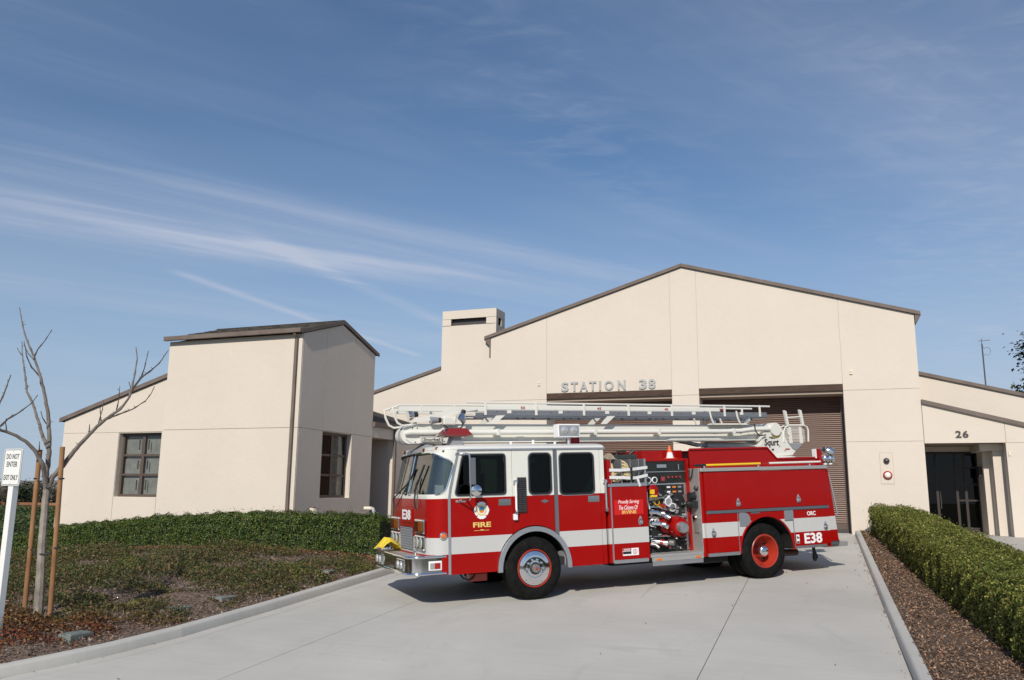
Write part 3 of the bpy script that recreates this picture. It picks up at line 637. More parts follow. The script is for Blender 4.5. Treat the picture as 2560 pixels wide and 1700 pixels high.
TO = (-4.799, 14.174, -1.845+CAMZ); TYAW, TGR = math.radians(43.5), math.radians(2.3)
fe = empty('fire_engine', TO, (0, -TGR, TYAW))
tag(fe, 'red and white fire engine with roof ladder and water boom on the driveway', 'fire engine')
TW = 2.5
def tb(name, m_, x0, x1, y0, y1, z0, z1, par=fe, bev=.0): return box(name, m_, par, x0, x1, y0, y1, z0, z1, bev)
def mir(y): return TW-y

# --- chassis
ch_ = MB().box(-1.75, 6.9, .80, .98, .50, .78).box(-1.75, 6.9, 1.52, 1.70, .50, .78).box(-.9, -.6, .98, 1.52, .5, .7).box(2.0, 2.3, .98, 1.52, .45, .75).box(5.9, 6.1, .98, 1.52, .5, .75)
ch_.box(1.9, 3.5, .5, 2.0, .42, .85).tube([(.06, .3, .53), (.06, 2.2, .53)], .07, 8).tube([(5.12, .4, .54), (5.12, 2.1, .54)], .10, 8).lathe([(.1, -.2), (.22, -.1), (.22, .1), (.1, .2)], (5.12, 1.25, .52), 'y', 14)
ch_.tube([(2.3, 1.25, .55), (5.0, 1.25, .55)], .05, 8)
ch_.build('chassis', DRK, fe)
tb('underbody', DRK, -1.45, 1.5, .06, 2.44, .56, .70); tb('fuel_tank', DRK, 3.75, 4.4, .25, .8, .36, .6, fe, .03)
MB().tube([(5.95, .5, .42), (6.35, .5, .42)], .07, 12).build('silencer', mat('rusty_steel', (.06, .03, .022), .7), fe, smooth=True)
MB().tube([(6.72, .4, .58), (6.74, .4, .42), (6.76, .4, .30), (6.74, .4, .22)], [.03, .035, .06, .03], 10).build('tow_hook', BLK, fe, smooth=True)
MB().tube([(-1.25, .3, .53), (-1.2, .25, .44), (-1.1, .25, .40), (-1.0, .3, .42), (-.95, .3, .5)], .018, 8).build('air_line', BLK, fe, smooth=True)
tb('air_horn', RIM, -1.05, -.72, .3, .5, .36, .50, fe, .02)

# --- cab shell
AC, AM, RC = .95, 1.42, .30       # flat half width, arc end, corner radius
def sf(t): return -1.885+.165*max(0, (t-1.85)/.75)-.01*min(1, max(0, (1.85-t)))
def shell(a, t, off=0.0):
    s0 = sf(t); sg = 1 if a >= 0 else -1; b = abs(a)
    if b < AC: x, h, nx_, ny = s0+.03*(b/AC)**2, b, -1, 0
    elif b < AM:
        th = (b-AC)/(AM-AC)*math.pi/2; x, h = s0+.03+RC*(1-math.cos(th)), AC+RC*math.sin(th); nx_, ny = -math.cos(th), math.sin(th)
    else: x, h, nx_, ny = s0+.03+RC+(b-AM), AC+RC, 0, 1
    return (x+nx_*off, 1.25-sg*(h+ny*off), t)
WS = rpoly([(.045, 1.865), (1.37, 1.865), (1.435, 2.41), (1.02, 2.575), (.045, 2.59)], [.04, .14, .12, .2, .05], 6)
def inside(p, poly):
    x, y = p; c = False; n = len(poly)
    for i in range(n):
        a, b = poly[i], poly[i-1]
        if (a[1] > y) != (b[1] > y) and x < (b[0]-a[0])*(y-a[1])/(b[1]-a[1])+a[0]: c = not c
    return c
av = np.linspace(-1.485, 1.485, 150); tv = np.linspace(.55, 2.63, 105); mb = MB(); gl = {1: MB(), -1: MB()}
na = len(av); mb.v = [shell(a, t) for t in tv for a in av]; gv = [shell(a, t, -.012) for t in tv for a in av]
for sgn in (1, -1): gl[sgn].v = list(gv)
for j in range(len(tv)-1):
    for i in range(na-1):
        q = (j*na+i, j*na+i+1, (j+1)*na+i+1, (j+1)*na+i); a = (av[i]+av[i+1])/2; t = (tv[j]+tv[j+1])/2
        if inside((abs(a), t), WS): gl[1 if a > 0 else -1].f.append(q)
        else: mb.f.append(q)
cabf = mb.build('cab_front', P_CAB, fe, smooth=True)
for sgn in (1, -1):
    used = sorted({i for f in gl[sgn].f for i in f}); mp = {k: i for i, k in enumerate(used)}
    g2 = MB(); g2.v = [gl[sgn].v[k] for k in used]; g2.f = [tuple(mp[i] for i in f) for f in gl[sgn].f]
    ws = g2.build('windscreen', WGLASS, fe, smooth=True)
    pts = [shell(sgn*a, t, .006) for a, t in WS]; MB().tube(pts+[pts[0]], .016, 6, False).build('gasket', CHR if sgn > 0 else BLK, ws, smooth=True)
# plan outline for the roof
def outline(t, rear=1.53):
    pts = [shell(a, t) for a in np.linspace(-1.48, 1.48, 60)]; return [(rear, TW-.0)]+[(p[0], p[1]) for p in pts]+[(rear, 0.0)]
ol = outline(2.63); rows = [(2.628, -.004), (2.655, .0), (2.685, .03), (2.705, .09), (2.715, .22)]
mb = MB(); k = len(ol)
for z, ins in rows:
    for x, y in ol:
        cx, cy = .0, 1.25; fx = (x-cx)/1.65; fy = (y-cy)/1.25
        mb.v.append((x-ins*max(-1, min(1, fx*1.0))*(1 if abs(fx) > .55 else abs(fx)/.55), y-ins*max(-1, min(1, fy))*(1 if abs(fy) > .55 else abs(fy)/.55), z))
mb.f = [(i*k+j, i*k+(j+1) % k, (i+1)*k+(j+1) % k, (i+1)*k+j) for i in range(len(rows)-1) for j in range(k)]+[tuple((len(rows)-1)*k+j for j in range(k))]
roofm = mat('roof_white', (.66, .66, .63), .3, coat=.3)
mb.build('cab_roof', roofm, fe, smooth=True)
tb('headliner', CABIN, -1.6, 1.48, .06, 2.44, 2.585, 2.615)
# side walls: doors and panels with window openings
AR_F, AC_F = .715, (.06, .565)
def arch(c, r, a0, a1, n=20): return [(c[0]+r*math.cos(math.radians(a0+(a1-a0)*i/n)), c[1]+r*math.sin(math.radians(a0+(a1-a0)*i/n))) for i in range(n+1)]
def arch_z(x): return AC_F[1]+math.sqrt(max(0, AR_F**2-(x-AC_F[0])**2))
TOPZ = 2.60
W1 = rpoly([(-1.415, 1.835), (-.465, 1.835), (-.465, 2.535), (-1.265, 2.535)], [.09, .07, .07, .09], 5)
W2 = rrect(-.012, .43, 1.815, 2.54, .09); W3 = rrect(.60, 1.305, 1.79, 2.535, .09)
aa = math.degrees(math.acos((-.345-AC_F[0])/AR_F))
door_f = [(-1.495, .535), (-.655, .535)]+arch(AC_F, AR_F, 180, aa, 12)+[(-.345, TOPZ), (-1.325, TOPZ), (-1.47, 1.95), (-1.49, 1.80)]
ab = math.degrees(math.acos((.475-AC_F[0])/AR_F))
mid_p = arch(AC_F, AR_F, aa-.4, ab, 12)+[(.475, TOPZ), (-.337, TOPZ)]
ac = math.degrees(math.acos((.557-AC_F[0])/AR_F))
door_r = arch(AC_F, AR_F, ac, 0, 12)+[(.775, .525), (1.425, .525), (1.425, TOPZ), (.557, TOPZ)]
rear_p = [(1.433, .525), (1.52, .525), (1.52, TOPZ), (1.433, TOPZ)]
def frame_ring(poly, y, name, par, r=.016, m_=None):
    MB().tube([(p[0], y, p[1]) for p in poly]+[(poly[0][0], y, poly[0][1])], r, 6, False).build(name, m_ or ALU, par, smooth=True)
for y0, y1, near in ((0.0, .035, True), (TW-.035, TW, False)):
    yo = y0 if near else y1
    for nm, poly, hole in (('door', door_f, W1), ('side_panel', mid_p, W2), ('door', door_r, W3), ('side_panel', rear_p, None)):
        o = MB().prism(poly, 'y', y0, y1, [hole] if hole else []).build(nm, P_CAB, fe)
        if hole:
            frame_ring(inset(hole, -.012), yo, 'window_frame', o, .009); frame_ring(inset(hole, .008), yo, 'gasket', o, .018, BLK); MB().prism(inset(hole, .002), 'y', (y0+y1)/2-.003, (y0+y1)/2+.003).build('pane', TGLASS, o)
        if not near and hole: MB().prism(inset(poly, .004), 'y', y0-.008, y0-.002, [hole]).build('lining', CABIN, o)
        if near and nm == 'door':
            hx = -.61 if poly is door_f else 1.16; hp = box('handle', CHR, o, hx, hx+.23, -.012, -.001, 1.645, 1.755, .004)
            MB().tube([(hx+.04, -.02, 1.70), (hx+.17, -.03, 1.705), (hx+.2, -.02, 1.70)], .012, 6)
    sy = -.012 if near else TW+.004
    MB().prism([(-1.545, .54), (-1.50, .54), (-1.495, 1.80), (-1.475, 1.95), (-1.325, 2.60), (-1.365, 2.60), (-1.52, 1.95), (-1.54, 1.80)], 'y', sy, sy+.008+.02).build('door_trim', ALU, fe)
    MB().prism([(.479, arch_z(.479)), (.553, arch_z(.553)), (.553, TOPZ-.002), (.479, TOPZ-.002)], 'y', sy+.006, sy+.03).build('door_post', ALU_D, fe)
    box('drip_rail', ALU, fe, -1.37, 1.56, sy-.012, sy+.03, 2.602, 2.632, .006)
    # wheel arch trim
    MB().prism(arch((AC_F[0], .55), .712, 183, -3, 30)+arch((AC_F[0], .55), .628, -3, 183, 30), 'y', sy-.028 if near else TW+.003, sy+.03 if near else TW+.03).build('wheel_arch_trim', ALU, fe, bev=.012)
    li = arch((AC_F[0], .55), .66, 180, 0, 20); MB().prism(li+[(p[0]*.985, p[1]+.02) for p in reversed(li)], 'y', .036 if near else TW-.6, .6 if near else TW-.036).build('wheel_well', DRK, fe)
box('cab_rear_wall', P_CAB, fe, 1.485, 1.52, .036, TW-.036, .53, 2.63)
MB().box(-1.48, 1.48, .05, TW-.05, 1.16, 1.22).box(-1.80, -1.4801, .36, TW-.36, 1.16, 1.22).build('cab_floor', CABIN, fe)
MB().prism([(-1.80, 1.221), (-1.35, 1.221), (-1.40, 1.62), (-1.80, 1.80)], 'y', .38, TW-.38).build('dashboard', CABIN, fe)
for x, y in ((-.75, .30), (-.75, 1.65), (.55, .25), (.55, 1.75), (.55, 1.0)):
    MB().box(x, x+.5, y, y+.5, 1.45, 1.60).box(x+.42, x+.56, y+.02, y+.48, 1.58, 2.22).box(x+.43, x+.53, y+.12, y+.38, 2.23, 2.42).box(x+.1, x+.4, y+.1, y+.4, 1.22, 1.45).build('seat', SEAT, fe, bev=.03)
box('engine_cover', CABIN, fe, -1.3, .5, .95, 1.55, 1.22, 1.62, .05)
MB().tube([(-1.22+.12*math.sin(a)*.5, .55+.2*math.cos(a), 1.78+.17*math.sin(a)) for a in np.linspace(0, 2*math.pi, 25)], .014, 6, False).tube([(-1.22, .55, 1.78), (-1.5, .55, 1.55)], .02, 6).build('steering_wheel', BLK, fe, smooth=True)
box('sun_visor', W_TXT, fe, -1.45, -1.43, .55, 1.0, 1.86, 2.02)
# --- cab front details
bp = [(-1.58, .015)]; 
for th in np.linspace(0, 90, 9): bp.append((-1.98-.24*math.sin(math.radians(th)), .255-.24*math.cos(math.radians(th))))
bp = bp+[(x, TW-y) for x, y in reversed(bp)]
def strip(path, z0, z1, th, bulge=0):
    mb = MB(); n = len(path); inn = []
    for i, (x, y) in enumerate(path):
        a = path[max(i-1, 0)]; b = path[min(i+1, n-1)]; d = Vector((b[0]-a[0], b[1]-a[1])).normalized(); inn.append((x+d.y*th, y-d.x*th))
    mb.v = [(x, y, z0) for x, y in path]+[(x, y, z1) for x, y in path]+[(x, y, z0) for x, y in inn]+[(x, y, z1) for x, y in inn]
    for i in range(n-1): mb.f += [(i, i+1, n+i+1, n+i), (2*n+i, 3*n+i, 3*n+i+1, 2*n+i+1), (n+i, n+i+1, 3*n+i+1, 3*n+i), (i, 2*n+i, 2*n+i+1, i+1)]
    mb.f += [(0, n, 3*n, 2*n), (n-1, 3*n-1, 4*n-1, 2*n-1)]; return mb
bm_ = strip(bp, .55, .86, .03).build('bumper', CHR, fe, smooth=True)
for z in (.572, .845): MB().tube([(x, y, z) for x, y in bp], .022, 8).build('bumper_rib', CHR, bm_, smooth=True)
MB().prism([(x+.02, y) for x, y in bp[1:-1]]+[(-1.6, TW-.05), (-1.6, .05)], 'z', .80, .835).build('bumper_deck', TREAD, fe)
bl = box('marker_light', W_TXT, fe, -1.885, -1.66, -.004, .02, .625, .775, .006); box('lens', LENS, bl, -1.87, -1.79, -.012, -.004, .65, .745); box('lens', R_LENS, bl, -1.785, -1.69, -.012, -.004, .65, .745)
for yc in (.54, 1.96):
    fl = box('bumper_light', CHR, fe, -2.245, -2.2, yc-.20, yc+.20, .61, .80, .01)
    for dy in (-.1, .1): MB().lathe([(.07, 0), (.06, .02), (.0, .028)], (-2.245, yc+dy, .705), 'x', 16, -1).build('lens', LENS, fl, smooth=True)
for yc in (.47, 2.03):
    for z0, z1, kind in ((1.205, 1.455, 0), (.93, 1.185, 1)):
        hl = box('headlight', CHR, fe, -1.925, -1.86, yc-.255, yc+.255, z0, z1, .03)
        for dy in (-.115, .115):
            if kind == 0: box('lens', AMB_D if dy < 0 else RED_D, hl, -1.934, -1.925, yc+dy-.105, yc+dy+.105, z0+.045, z1-.045)
            else: MB().lathe([(.095, 0), (.085, .012), (.0, .02)], (-1.925, yc+dy, (z0+z1)/2), 'x', 18, -1).build('lens', LENS, hl, smooth=True)
gr = box('grille', BLK, fe, -1.902, -1.86, .885, 1.64, .90, 1.30)
gm = MB()
for i in range(13): y = .90+i*.0605; gm.box(-1.912, -1.903, y-.007, y+.007, .91, 1.29)
for i in range(9): z = .92+i*.045; gm.box(-1.916, -1.904, .89, 1.635, z-.005, z+.005)
gm.build('grille_mesh', GRY, gr)
box('number_panel', P_RED, fe, -1.904, -1.86, .92, 1.60, 1.37, 1.62, .004)
text(MB(), 'E38', 1.00, 1.52, 1.42, 1.60, -1.910, -1.9055, 'x').build('lettering', W_TXT, fe)
for yc in (.36, 2.0): box('tow_eye', CHR, fe, -1.93, -1.87, yc+.28, yc+.40, .82, .92, .01)
for y in (.23, .80, 1.11, 1.42, 2.02):
    zc = 2.655; xc = -1.725 if y > .3 and y < 2.2 else -1.66
    cl = box('clearance_light', BLK, fe, xc-.012, xc+.03, y-.04, y+.04, zc-.028, zc+.022, .006); box('lens', AMB, cl, xc-.022, xc-.0125, y-.028, y+.028, zc-.02, zc+.016, .004)
MB().lathe([(.065, 0), (.065, .015), (.045, .03), (.045, .03)], (-1.63, .0, 1.18), 'y', 18, -1).build('turn_signal', CHR, fe, smooth=True)
MB().lathe([(.042, 0), (.03, .02), (0, .026)], (-1.63, -.03, 1.18), 'y', 16, -1).build('turn_signal_lens', AMB, fe, smooth=True)
for y0, y1, ya, z1 in ((.67, .66, .78, 2.38), (2.06, 1.22, 1.36, 2.32)):
    wa = MB().tube([(-1.915, y0, 1.63), (-1.93, y0+.01, 1.78), (-1.86, ya, 2.05), (-1.82, (ya+y1)/2, 2.15)], .013, 6).tube([(-1.915, y0-.13, 1.63), (-1.86, ya-.06, 2.05)], .008, 5).build('wiper_arm', BLK, fe)
    MB().tube([(-1.895, ya, 1.92), (-1.785, y1-.14, z1)], .018, 6).build('blade', BLK, wa)
# --- mirror
mi = MB().tube([(-1.30, -.005, 2.545), (-1.27, -.16, 2.55), (-1.235, -.25, 2.53), (-1.225, -.27, 2.45), (-1.225, -.27, 1.80), (-1.235, -.25, 1.77), (-1.36, -.005, 1.75)], .014, 8).tube([(-1.20, -.005, 1.76), (-1.235, -.25, 1.77)], .012, 6).build('mirror', CHR, fe, smooth=True)
box('mirror_head', ALU_D, mi, -1.255, -1.135, -.315, -.285, 2.02, 2.47, .012); box('mirror_glass', CHR, mi, -1.245, -1.145, -.284, -.28, 2.03, 2.46)
MB().lathe([(.0, -.03), (.06, -.02), (.095, .0), (.098, .02)], (-1.12, -.28, 1.92), 'y', 20).build('convex_mirror', CHR, mi, smooth=True)
for z in (2.545, 1.745): box('mirror_bracket', ALU, mi, -1.40, -1.22, -.012, -.002, z-.02, z+.02, .004)
# --- side details
LOUV = mat('louvre_black', (.06, .06, .065), .5)
vg = box('air_intake', BLK, fe, -.245, -.075, -.022, -.001, 1.505, 2.12, .006)
for i in range(18):
    z = 1.525+i*.0325
    for x0, x1 in ((-.235, -.167), (-.153, -.085)): MB().prism([(-.022, z), (-.04, z+.004), (-.04, z+.010), (-.022, z+.020)], 'x', x0, x1).build('louvre', LOUV, vg)
for x, z0, z1 in ((-.30, 1.53, 2.04), (1.505, 1.50, 2.01)):
    hr = MB().tube([(x, -.07, z0), (x, -.07, z1)], .019, 8).build('grab_rail', W_TXT if x < 0 else ALU, fe, smooth=True)
    for z in (z0, z1): MB().box(x-.03, x+.03, -.085, -.001, z-.035, z+.035).build('rail_bracket', CHR, hr, bev=.01)
box('step_light', W_TXT, fe, -.345, -.27, -.06, -.002, 1.385, 1.49, .01)
MB().prism([(.20, 1.69), (.285, 1.725), (.37, 1.69), (.285, 1.655)], 'y', -.008, -.001).build('maker_badge', ALU_D, fe)
E_ = [(-.03, .145), (.03, .145), (.085, .115), (.06, .075), (.095, .09), (.12, .06), (.145, .0), (.12, -.06), (.095, -.09), (.06, -.075), (.085, -.115), (.03, -.145), (-.03, -.145), (-.085, -.115), (-.06, -.075), (-.095, -.09), (-.12, -.06), (-.145, 0), (-.12, .06), (-.095, .09), (-.06, .075), (-.085, .115)]
em = MB().prism([(-.93+a, 1.575+b) for a, b in E_], 'y', -.006, -.001).build('emblem', W_TXT, fe)
for r, m2, d in ((.092, GOLD, -.008), (.066, W_TXT, -.010)): MB().lathe([(r, 0), (r, .001)], (-.93, d, 1.575), 'y', 28).build('disc', m2, em)
for z0, z1, m2 in ((0, 60, BLUE), (180, 360, ORG)):
    pass
MB().prism(arch((-.93, 1.585), .055, 0, 180, 12), 'y', -.0125, -.0115).build('disc', BLUE, em); MB().prism(arch((-.93, 1.575), .045, 180, 360, 12), 'y', -.0125, -.0115).build('disc', ORG, em)
MB().prism([(-.98, 1.572), (-.88, 1.572), (-.89, 1.588), (-.97, 1.588)], 'y', -.0135, -.0127).build('disc', mat('green_enamel', (.05, .22, .06), .5), em)
text(MB(), 'FIRE', -1.09, -.76, 1.292, 1.378, -.005, -.001).build('lettering', GOLD, fe)
MB().box(-1.075, -.795, -.004, -.001, 1.236, 1.242).box(-.955, -.90, -.0045, -.001, 1.243, 1.255).build('pinstripe', GOLD, fe)

# --- wheels
def wheel(x, yc, side, front, dual_in=False):
    """side -1: outer face towards -y"""
    w = empty('wheel', (x, yc, .54)); w.parent = fe; R = .54; hw = .14
    prof = [(.30, -hw+.02), (.34, -hw), (.43, -hw-.008), (.50, -hw+.006), (.528, -hw+.035), (R, -hw+.05), (R, hw-.05), (.528, hw-.035), (.50, hw-.006), (.43, hw+.008), (.34, hw), (.30, hw-.02)]
    MB().lathe(prof, (0, 0, 0), 'y', 56, 1, False).build('tyre', TYR, w, smooth=True)
    gm = MB()
    for k_ in range(4): MB
    s = side
    if front:
        MB().lathe([(.330, hw-.004), (.320, hw+.012), (.308, hw+.010), (.300, hw-.05), (.27, hw-.06)], (0, 0, 0), 'y', 48, s, False).build('rim', RIM, w, smooth=True)
        disc = MB().lathe([(.302, hw-.035), (.292, hw-.005), (.24, hw+.008), (.20, hw+.018), (.16, hw+.012), (.10, hw+.02)], (0, 0, 0), 'y', 48, s, False).build('wheel_cover', CHR, w, smooth=True)
        for i in range(10):
            a = 2*math.pi*(i+.3)/10; MB().lathe([(.027, 0), (.0, .001)], (.236*math.cos(a), s*(hw+.004), .236*math.sin(a)), 'y', 10, s).build('hand_hole', RIM if i % 3 else BLK, w)
            a = 2*math.pi*i/10; MB().lathe([(.018, 0), (.016, .03), (0, .036)], (.155*math.cos(a), s*(hw+.01), .155*math.sin(a)), 'y', 8, s).build('lug_nut', CHR, w, smooth=True)
        MB().lathe([(.108, hw+.01), (.105, hw+.04), (.085, hw+.05)], (0, 0, 0), 'y', 28, s).build('hub', BLK, w, smooth=True)
        MB().lathe([(.085, hw+.04), (.07, hw+.085), (.035, hw+.09)], (0, 0, 0), 'y', 24, s).build('hub_cap', CAST, w, smooth=True); MB().lathe([(.034, hw+.088), (.0, hw+.098)], (0, 0, 0), 'y', 14, s).build('hub_centre', RIM, w, smooth=True)
    else:
        MB().lathe([(.335, hw-.004), (.322, hw+.010), (.30, hw), (.285, hw-.06), (.26, hw-.10), (.25, hw-.18), (.23, hw-.22), (.10, hw-.22)], (0, 0, 0), 'y', 48, s, False).build('rim', RIM, w, smooth=True)
        if not dual_in:
            MB().lathe([(.125, hw-.20), (.125, hw-.10), (.11, hw-.03), (.07, hw+.005), (.0, hw+.015)], (0, 0, 0), 'y', 28, s).build('hub_cap', CHR, w, smooth=True)
            for i in range(4):
                a = 2*math.pi*(i+.4)/4; MB().lathe([(.03, 0), (0, .001)], (.2*math.cos(a), s*(hw-.215), .2*math.sin(a)), 'y', 10, s).build('hand_hole', BLK, w)
    return w
wheel(.06, .165, -1, True); wheel(.06, TW-.165, 1, True)
wheel(5.14, .165, -1, False); wheel(5.14, .50, -1, False, True); wheel(5.14, TW-.165, 1, False); wheel(5.14, TW-.50, 1, False, True)
box('mud_flap', GRY, fe, .67, .69, .05, .55, .56, .95)

# --- pump module
PC = mat('pump_cabinet', RED, .3, coat=.5)
box('pump_cabinet', P_BODY, fe, 1.575, 2.43, .012, TW-.012, .53, 1.90)
cdoor = box('cabinet_door', P_BODY, fe, 1.665, 2.425, -.006, .011, .58, 1.895, .004)
box('kick_trim', ALU, fe, 1.66, 2.39, -.009, .011, .515, .577); box('hinge', ALU, fe, 1.635, 1.658, -.009, .011, .53, 1.90)
def latch(x, z, par=fe):
    l_ = MB().prism(rpoly([(x-.05, z+.0), (x-.035, z-.065), (x+.035, z-.065), (x+.05, z), (x+.02, z+.075), (x, z+.115), (x-.02, z+.075)], .02, 3), 'y', -.016, -.007).build('latch', GRY, par)
    MB().tube([(x+.045*math.cos(a), -.022, z-.008+.05*math.sin(a)) for a in np.linspace(0, 2*math.pi, 17)], .010, 6, False).build('ring', CHR, l_, smooth=True); MB().lathe([(.034, .0), (.025, .012), (0, .016)], (x, -.016, z-.012), 'y', 14, -1).build('cup', ALU, l_, smooth=True); return l_
latch(2.25, 1.25)
box('decal_panel', mat('bright_red', (.55, .012, .012), .35), fe, 1.70, 2.33, -.0095, -.0062, 1.385, 1.655)
text(MB(), 'proud', 1.79, 2.24, 1.57, 1.655, -.012, -.010).build('lettering', W_TXT, fe); text(MB(), 'cit', 1.80, 2.21, 1.475, 1.555, -.012, -.010).build('lettering', W_TXT, fe); text(MB(), 'irvine', 1.86, 2.17, 1.40, 1.462, -.012, -.010).build('lettering', GOLD, fe)
wd = box('warning_decal', W_TXT, fe, 1.84, 2.18, -.009, -.0065, .645, .775); box('band', R_LENS, wd, 1.842, 2.02, -.0105, -.0095, .73, .773); box('band', BLK, wd, 1.842, 2.02, -.0105, -.0095, .672, .72)
text(MB(), 'danger', 1.865, 2.0, .738, .766, -.0125, -.011).build('lettering', W_TXT, wd); MB().prism(arch((2.10, .71), .045, 0, 360, 20), 'y', -.0105, -.0095, [arch((2.10, .71), .036, 0, 359, 18)]).build('band', R_LENS, wd); text(MB(), 'info', 2.092, 2.108, .685, .735, -.0105, -.0095).build('lettering', R_LENS, wd)
# crosslay trays
box('tray_sill', ALU, fe, 1.585, 2.44, -.012, TW, 1.902, 1.955, .004); box('tray_end', P_RED, fe, 1.585, 1.665, .0, TW, 1.96, 2.40)
for x in (1.67, 1.90, 2.095, 2.28, 2.40): box('tray_divider', ALU, fe, x, x+.012 if x < 2.4 else x+.04, .01, TW-.01, 1.956, 2.41)
box('tray_floor', ALU_D, fe, 1.67, 2.44, .02, TW, 1.955, 1.97); box('tray_back', DRK, fe, 1.67, 2.44, .75, .80, 1.97, 2.38)
# recessed pump panel
box('pump_panel', PANEL, fe, 2.43, 3.60, .40, .44, .62, 2.36); box('pump_housing', P_RED, fe, 2.43, 3.655, .441, TW-.441, .62, 2.36)
box('panel_top', P_RED, fe, 2.445, 3.66, .385, TW-.385, 2.362, 2.41, .006); box('panel_post', P_RED, fe, 3.595, 3.64, .33, .40, .62, 2.40, .006)
box('panel_edge', ALU, fe, 2.43, 3.594, .385, .399, 1.905, 1.93); box('panel_edge', ALU, fe, 2.43, 3.594, .385, .399, 2.15, 2.165); box('panel_side', ALU, fe, 3.54, 3.594, .388, .399, .64, 1.9)
sp = box('running_board', TREAD, fe, 2.45, 3.64, .0, .40, .575, .62, .006); box('board_front', TREAD, fe, 2.47, 3.63, -.008, .012, .50, .574); box('board_skirt', ALU, fe, 2.48, 3.62, .0, .012, .42, .498)
for x in (2.62, 3.50): box('step_marker', AMB, fe, x-.055, x+.055, -.018, -.009, .515, .552, .006)
box('tread_face', TREAD, fe, 3.641, 3.658, .02, .44, .60, 2.20)
def gauge(x, z, r, face, ring=CHR, y=.40, d=.03):
    g_ = MB().lathe([(r, 0), (r, d), (r*.76, d*1.1), (r*.76, 0)], (x, y, z), 'y', 20, -1, False).build('gauge', ring, fe, smooth=True); MB().lathe([(r*.82, d*.8), (0, d*.85)], (x, y, z), 'y', 18, -1).build('dial', face, g_)
for x in (2.72, 2.86): gauge(x, 2.0, .062, BLK, W_TXT)
gauge(2.885, 1.57, .06, BLK, YEL); gauge(3.13, 1.575, .085, GRY, STRAP, d=.06); gauge(3.22, 1.465, .085, CAST, STRAP, d=.06); gauge(2.74, 1.19, .08, BLK, STRAP, d=.06); gauge(2.84, 1.21, .055, GRY, STRAP, d=.06)
box('control_box', BLK, fe, 2.98, 3.12, .37, .40, 1.94, 2.08); box('display', R_LENS, fe, 3.01, 3.09, .365, .37, 1.98, 2.06)
for x in (3.18, 3.28, 3.37, 3.46):
    MB().lathe([(.018, 0), (.02, .03), (0, .04)], (x, .40, 2.05), 'y', 10, -1).build('switch', R_LENS, fe, smooth=True); MB().tube([(x, .38, 2.05), (x, .34, 2.02)], .008, 5).build('toggle', CHR, fe)
box('name_plate', ALU, fe, 2.94, 3.16, .392, .40, 2.235, 2.30); MB().tube([(3.42, .36, 2.19), (3.42, .36, 2.30)], .012, 6).build('toggle', CHR, fe)
box('dark_plate', BLK, fe, 3.10, 3.56, .39, .40, 1.50, 1.90)
for i in range(7): box('data_plate', (W_TXT, ORG, GRY)[i % 3], fe, 3.14+.13*(i % 3), 3.22+.13*(i % 3), .385, .39, 1.84-.09*(i//3), 1.87-.09*(i//3))
MB().lathe([(.11, 0), (.11, .06), (.06, .09)], (2.80, .40, 1.80), 'y', 20, -1).build('relief_valve', P_RED, fe, smooth=True)
box('tag_plate', YEL, fe, 2.69, 2.79, .29, .31, 1.735, 1.82); MB().tube([(2.69, .3, 1.69), (2.84, .3, 1.69)], .022, 8).build('pull_handle', YEL, fe); box('tag_plate', YEL, fe, 2.90, 2.98, .36, .39, 1.46, 1.50)
MB().tube([(3.47, .33, 1.70), (3.525, .33, 1.55), (3.51, .33, 1.525), (3.41, .33, 1.525)], .017, 8).build('control_lever', CHR, fe, smooth=True)
MB().tube([(2.64, .34, 1.78), (2.62, .3, 1.6), (2.66, .3, 1.45)], .018, 8).build('cable_loop', W_TXT, fe, smooth=True)
for nm, pts, r, m2 in (('discharge_pipe', [(2.66, .33, 1.39), (2.80, .30, 1.39), (2.95, .24, 1.33), (3.03, .16, 1.27)], [.036, .04, .046, .05], CHR), ('discharge_pipe', [(2.72, .35, 1.18), (2.86, .28, 1.17), (3.0, .2, 1.10)], [.036, .045, .05], CHR),
        ('discharge_pipe', [(2.70, .36, .85), (2.82, .27, .83), (2.95, .18, .80)], [.036, .045, .055], CHR), ('drain_pipe', [(2.66, .35, .79), (2.75, .3, .78), (2.80, .25, .72)], .035, CAST),
        ('discharge_pipe', [(3.08, .36, .80), (3.16, .26, .79)], [.06, .06], CAST), ('pipe', [(2.66, .36, 1.30), (2.9, .35, 1.28), (3.15, .36, 1.30), (3.4, .37, 1.28)], .022, CAST), ('pipe', [(2.66, .3, 1.62), (2.80, .32, 1.64), (3.0, .33, 1.66), (3.1, .36, 1.7)], .02, CAST), ('pipe', [(2.66, .33, 1.50), (2.85, .33, 1.48), (3.1, .35, 1.42)], .018, CHR),
        ('push_rod', [(2.72, .3, .935), (3.10, .3, .925)], .011, CHR), ('suction_ring', [(3.06, .36, 1.15), (3.05, .28, 1.13)], [.17, .16], P_RED)):
    MB().tube(pts, r, 12).build(nm, m2, fe, smooth=True)
for x, y, z in ((2.83, .25, .83), (2.90, .26, 1.36), (2.90, .25, 1.155)): MB().tube([(x, y, z), (x+.05, y-.04, z-.015)], .055, 12).build('coupling', R_LENS if z < 1 else CAST, fe, smooth=True)
big = MB().tube([(3.27, .40, 1.10), (3.25, .22, 1.095), (3.24, .12, 1.09)], [.20, .20, .165], 24).build('main_intake', P_RED, fe, smooth=True)
MB().tube([(3.24, .13, 1.09), (3.235, .02, 1.085), (3.232, -.02, 1.083)], [.11, .105, .08], 20).build('intake_cap', ALU, big, smooth=True)
random.seed(3)
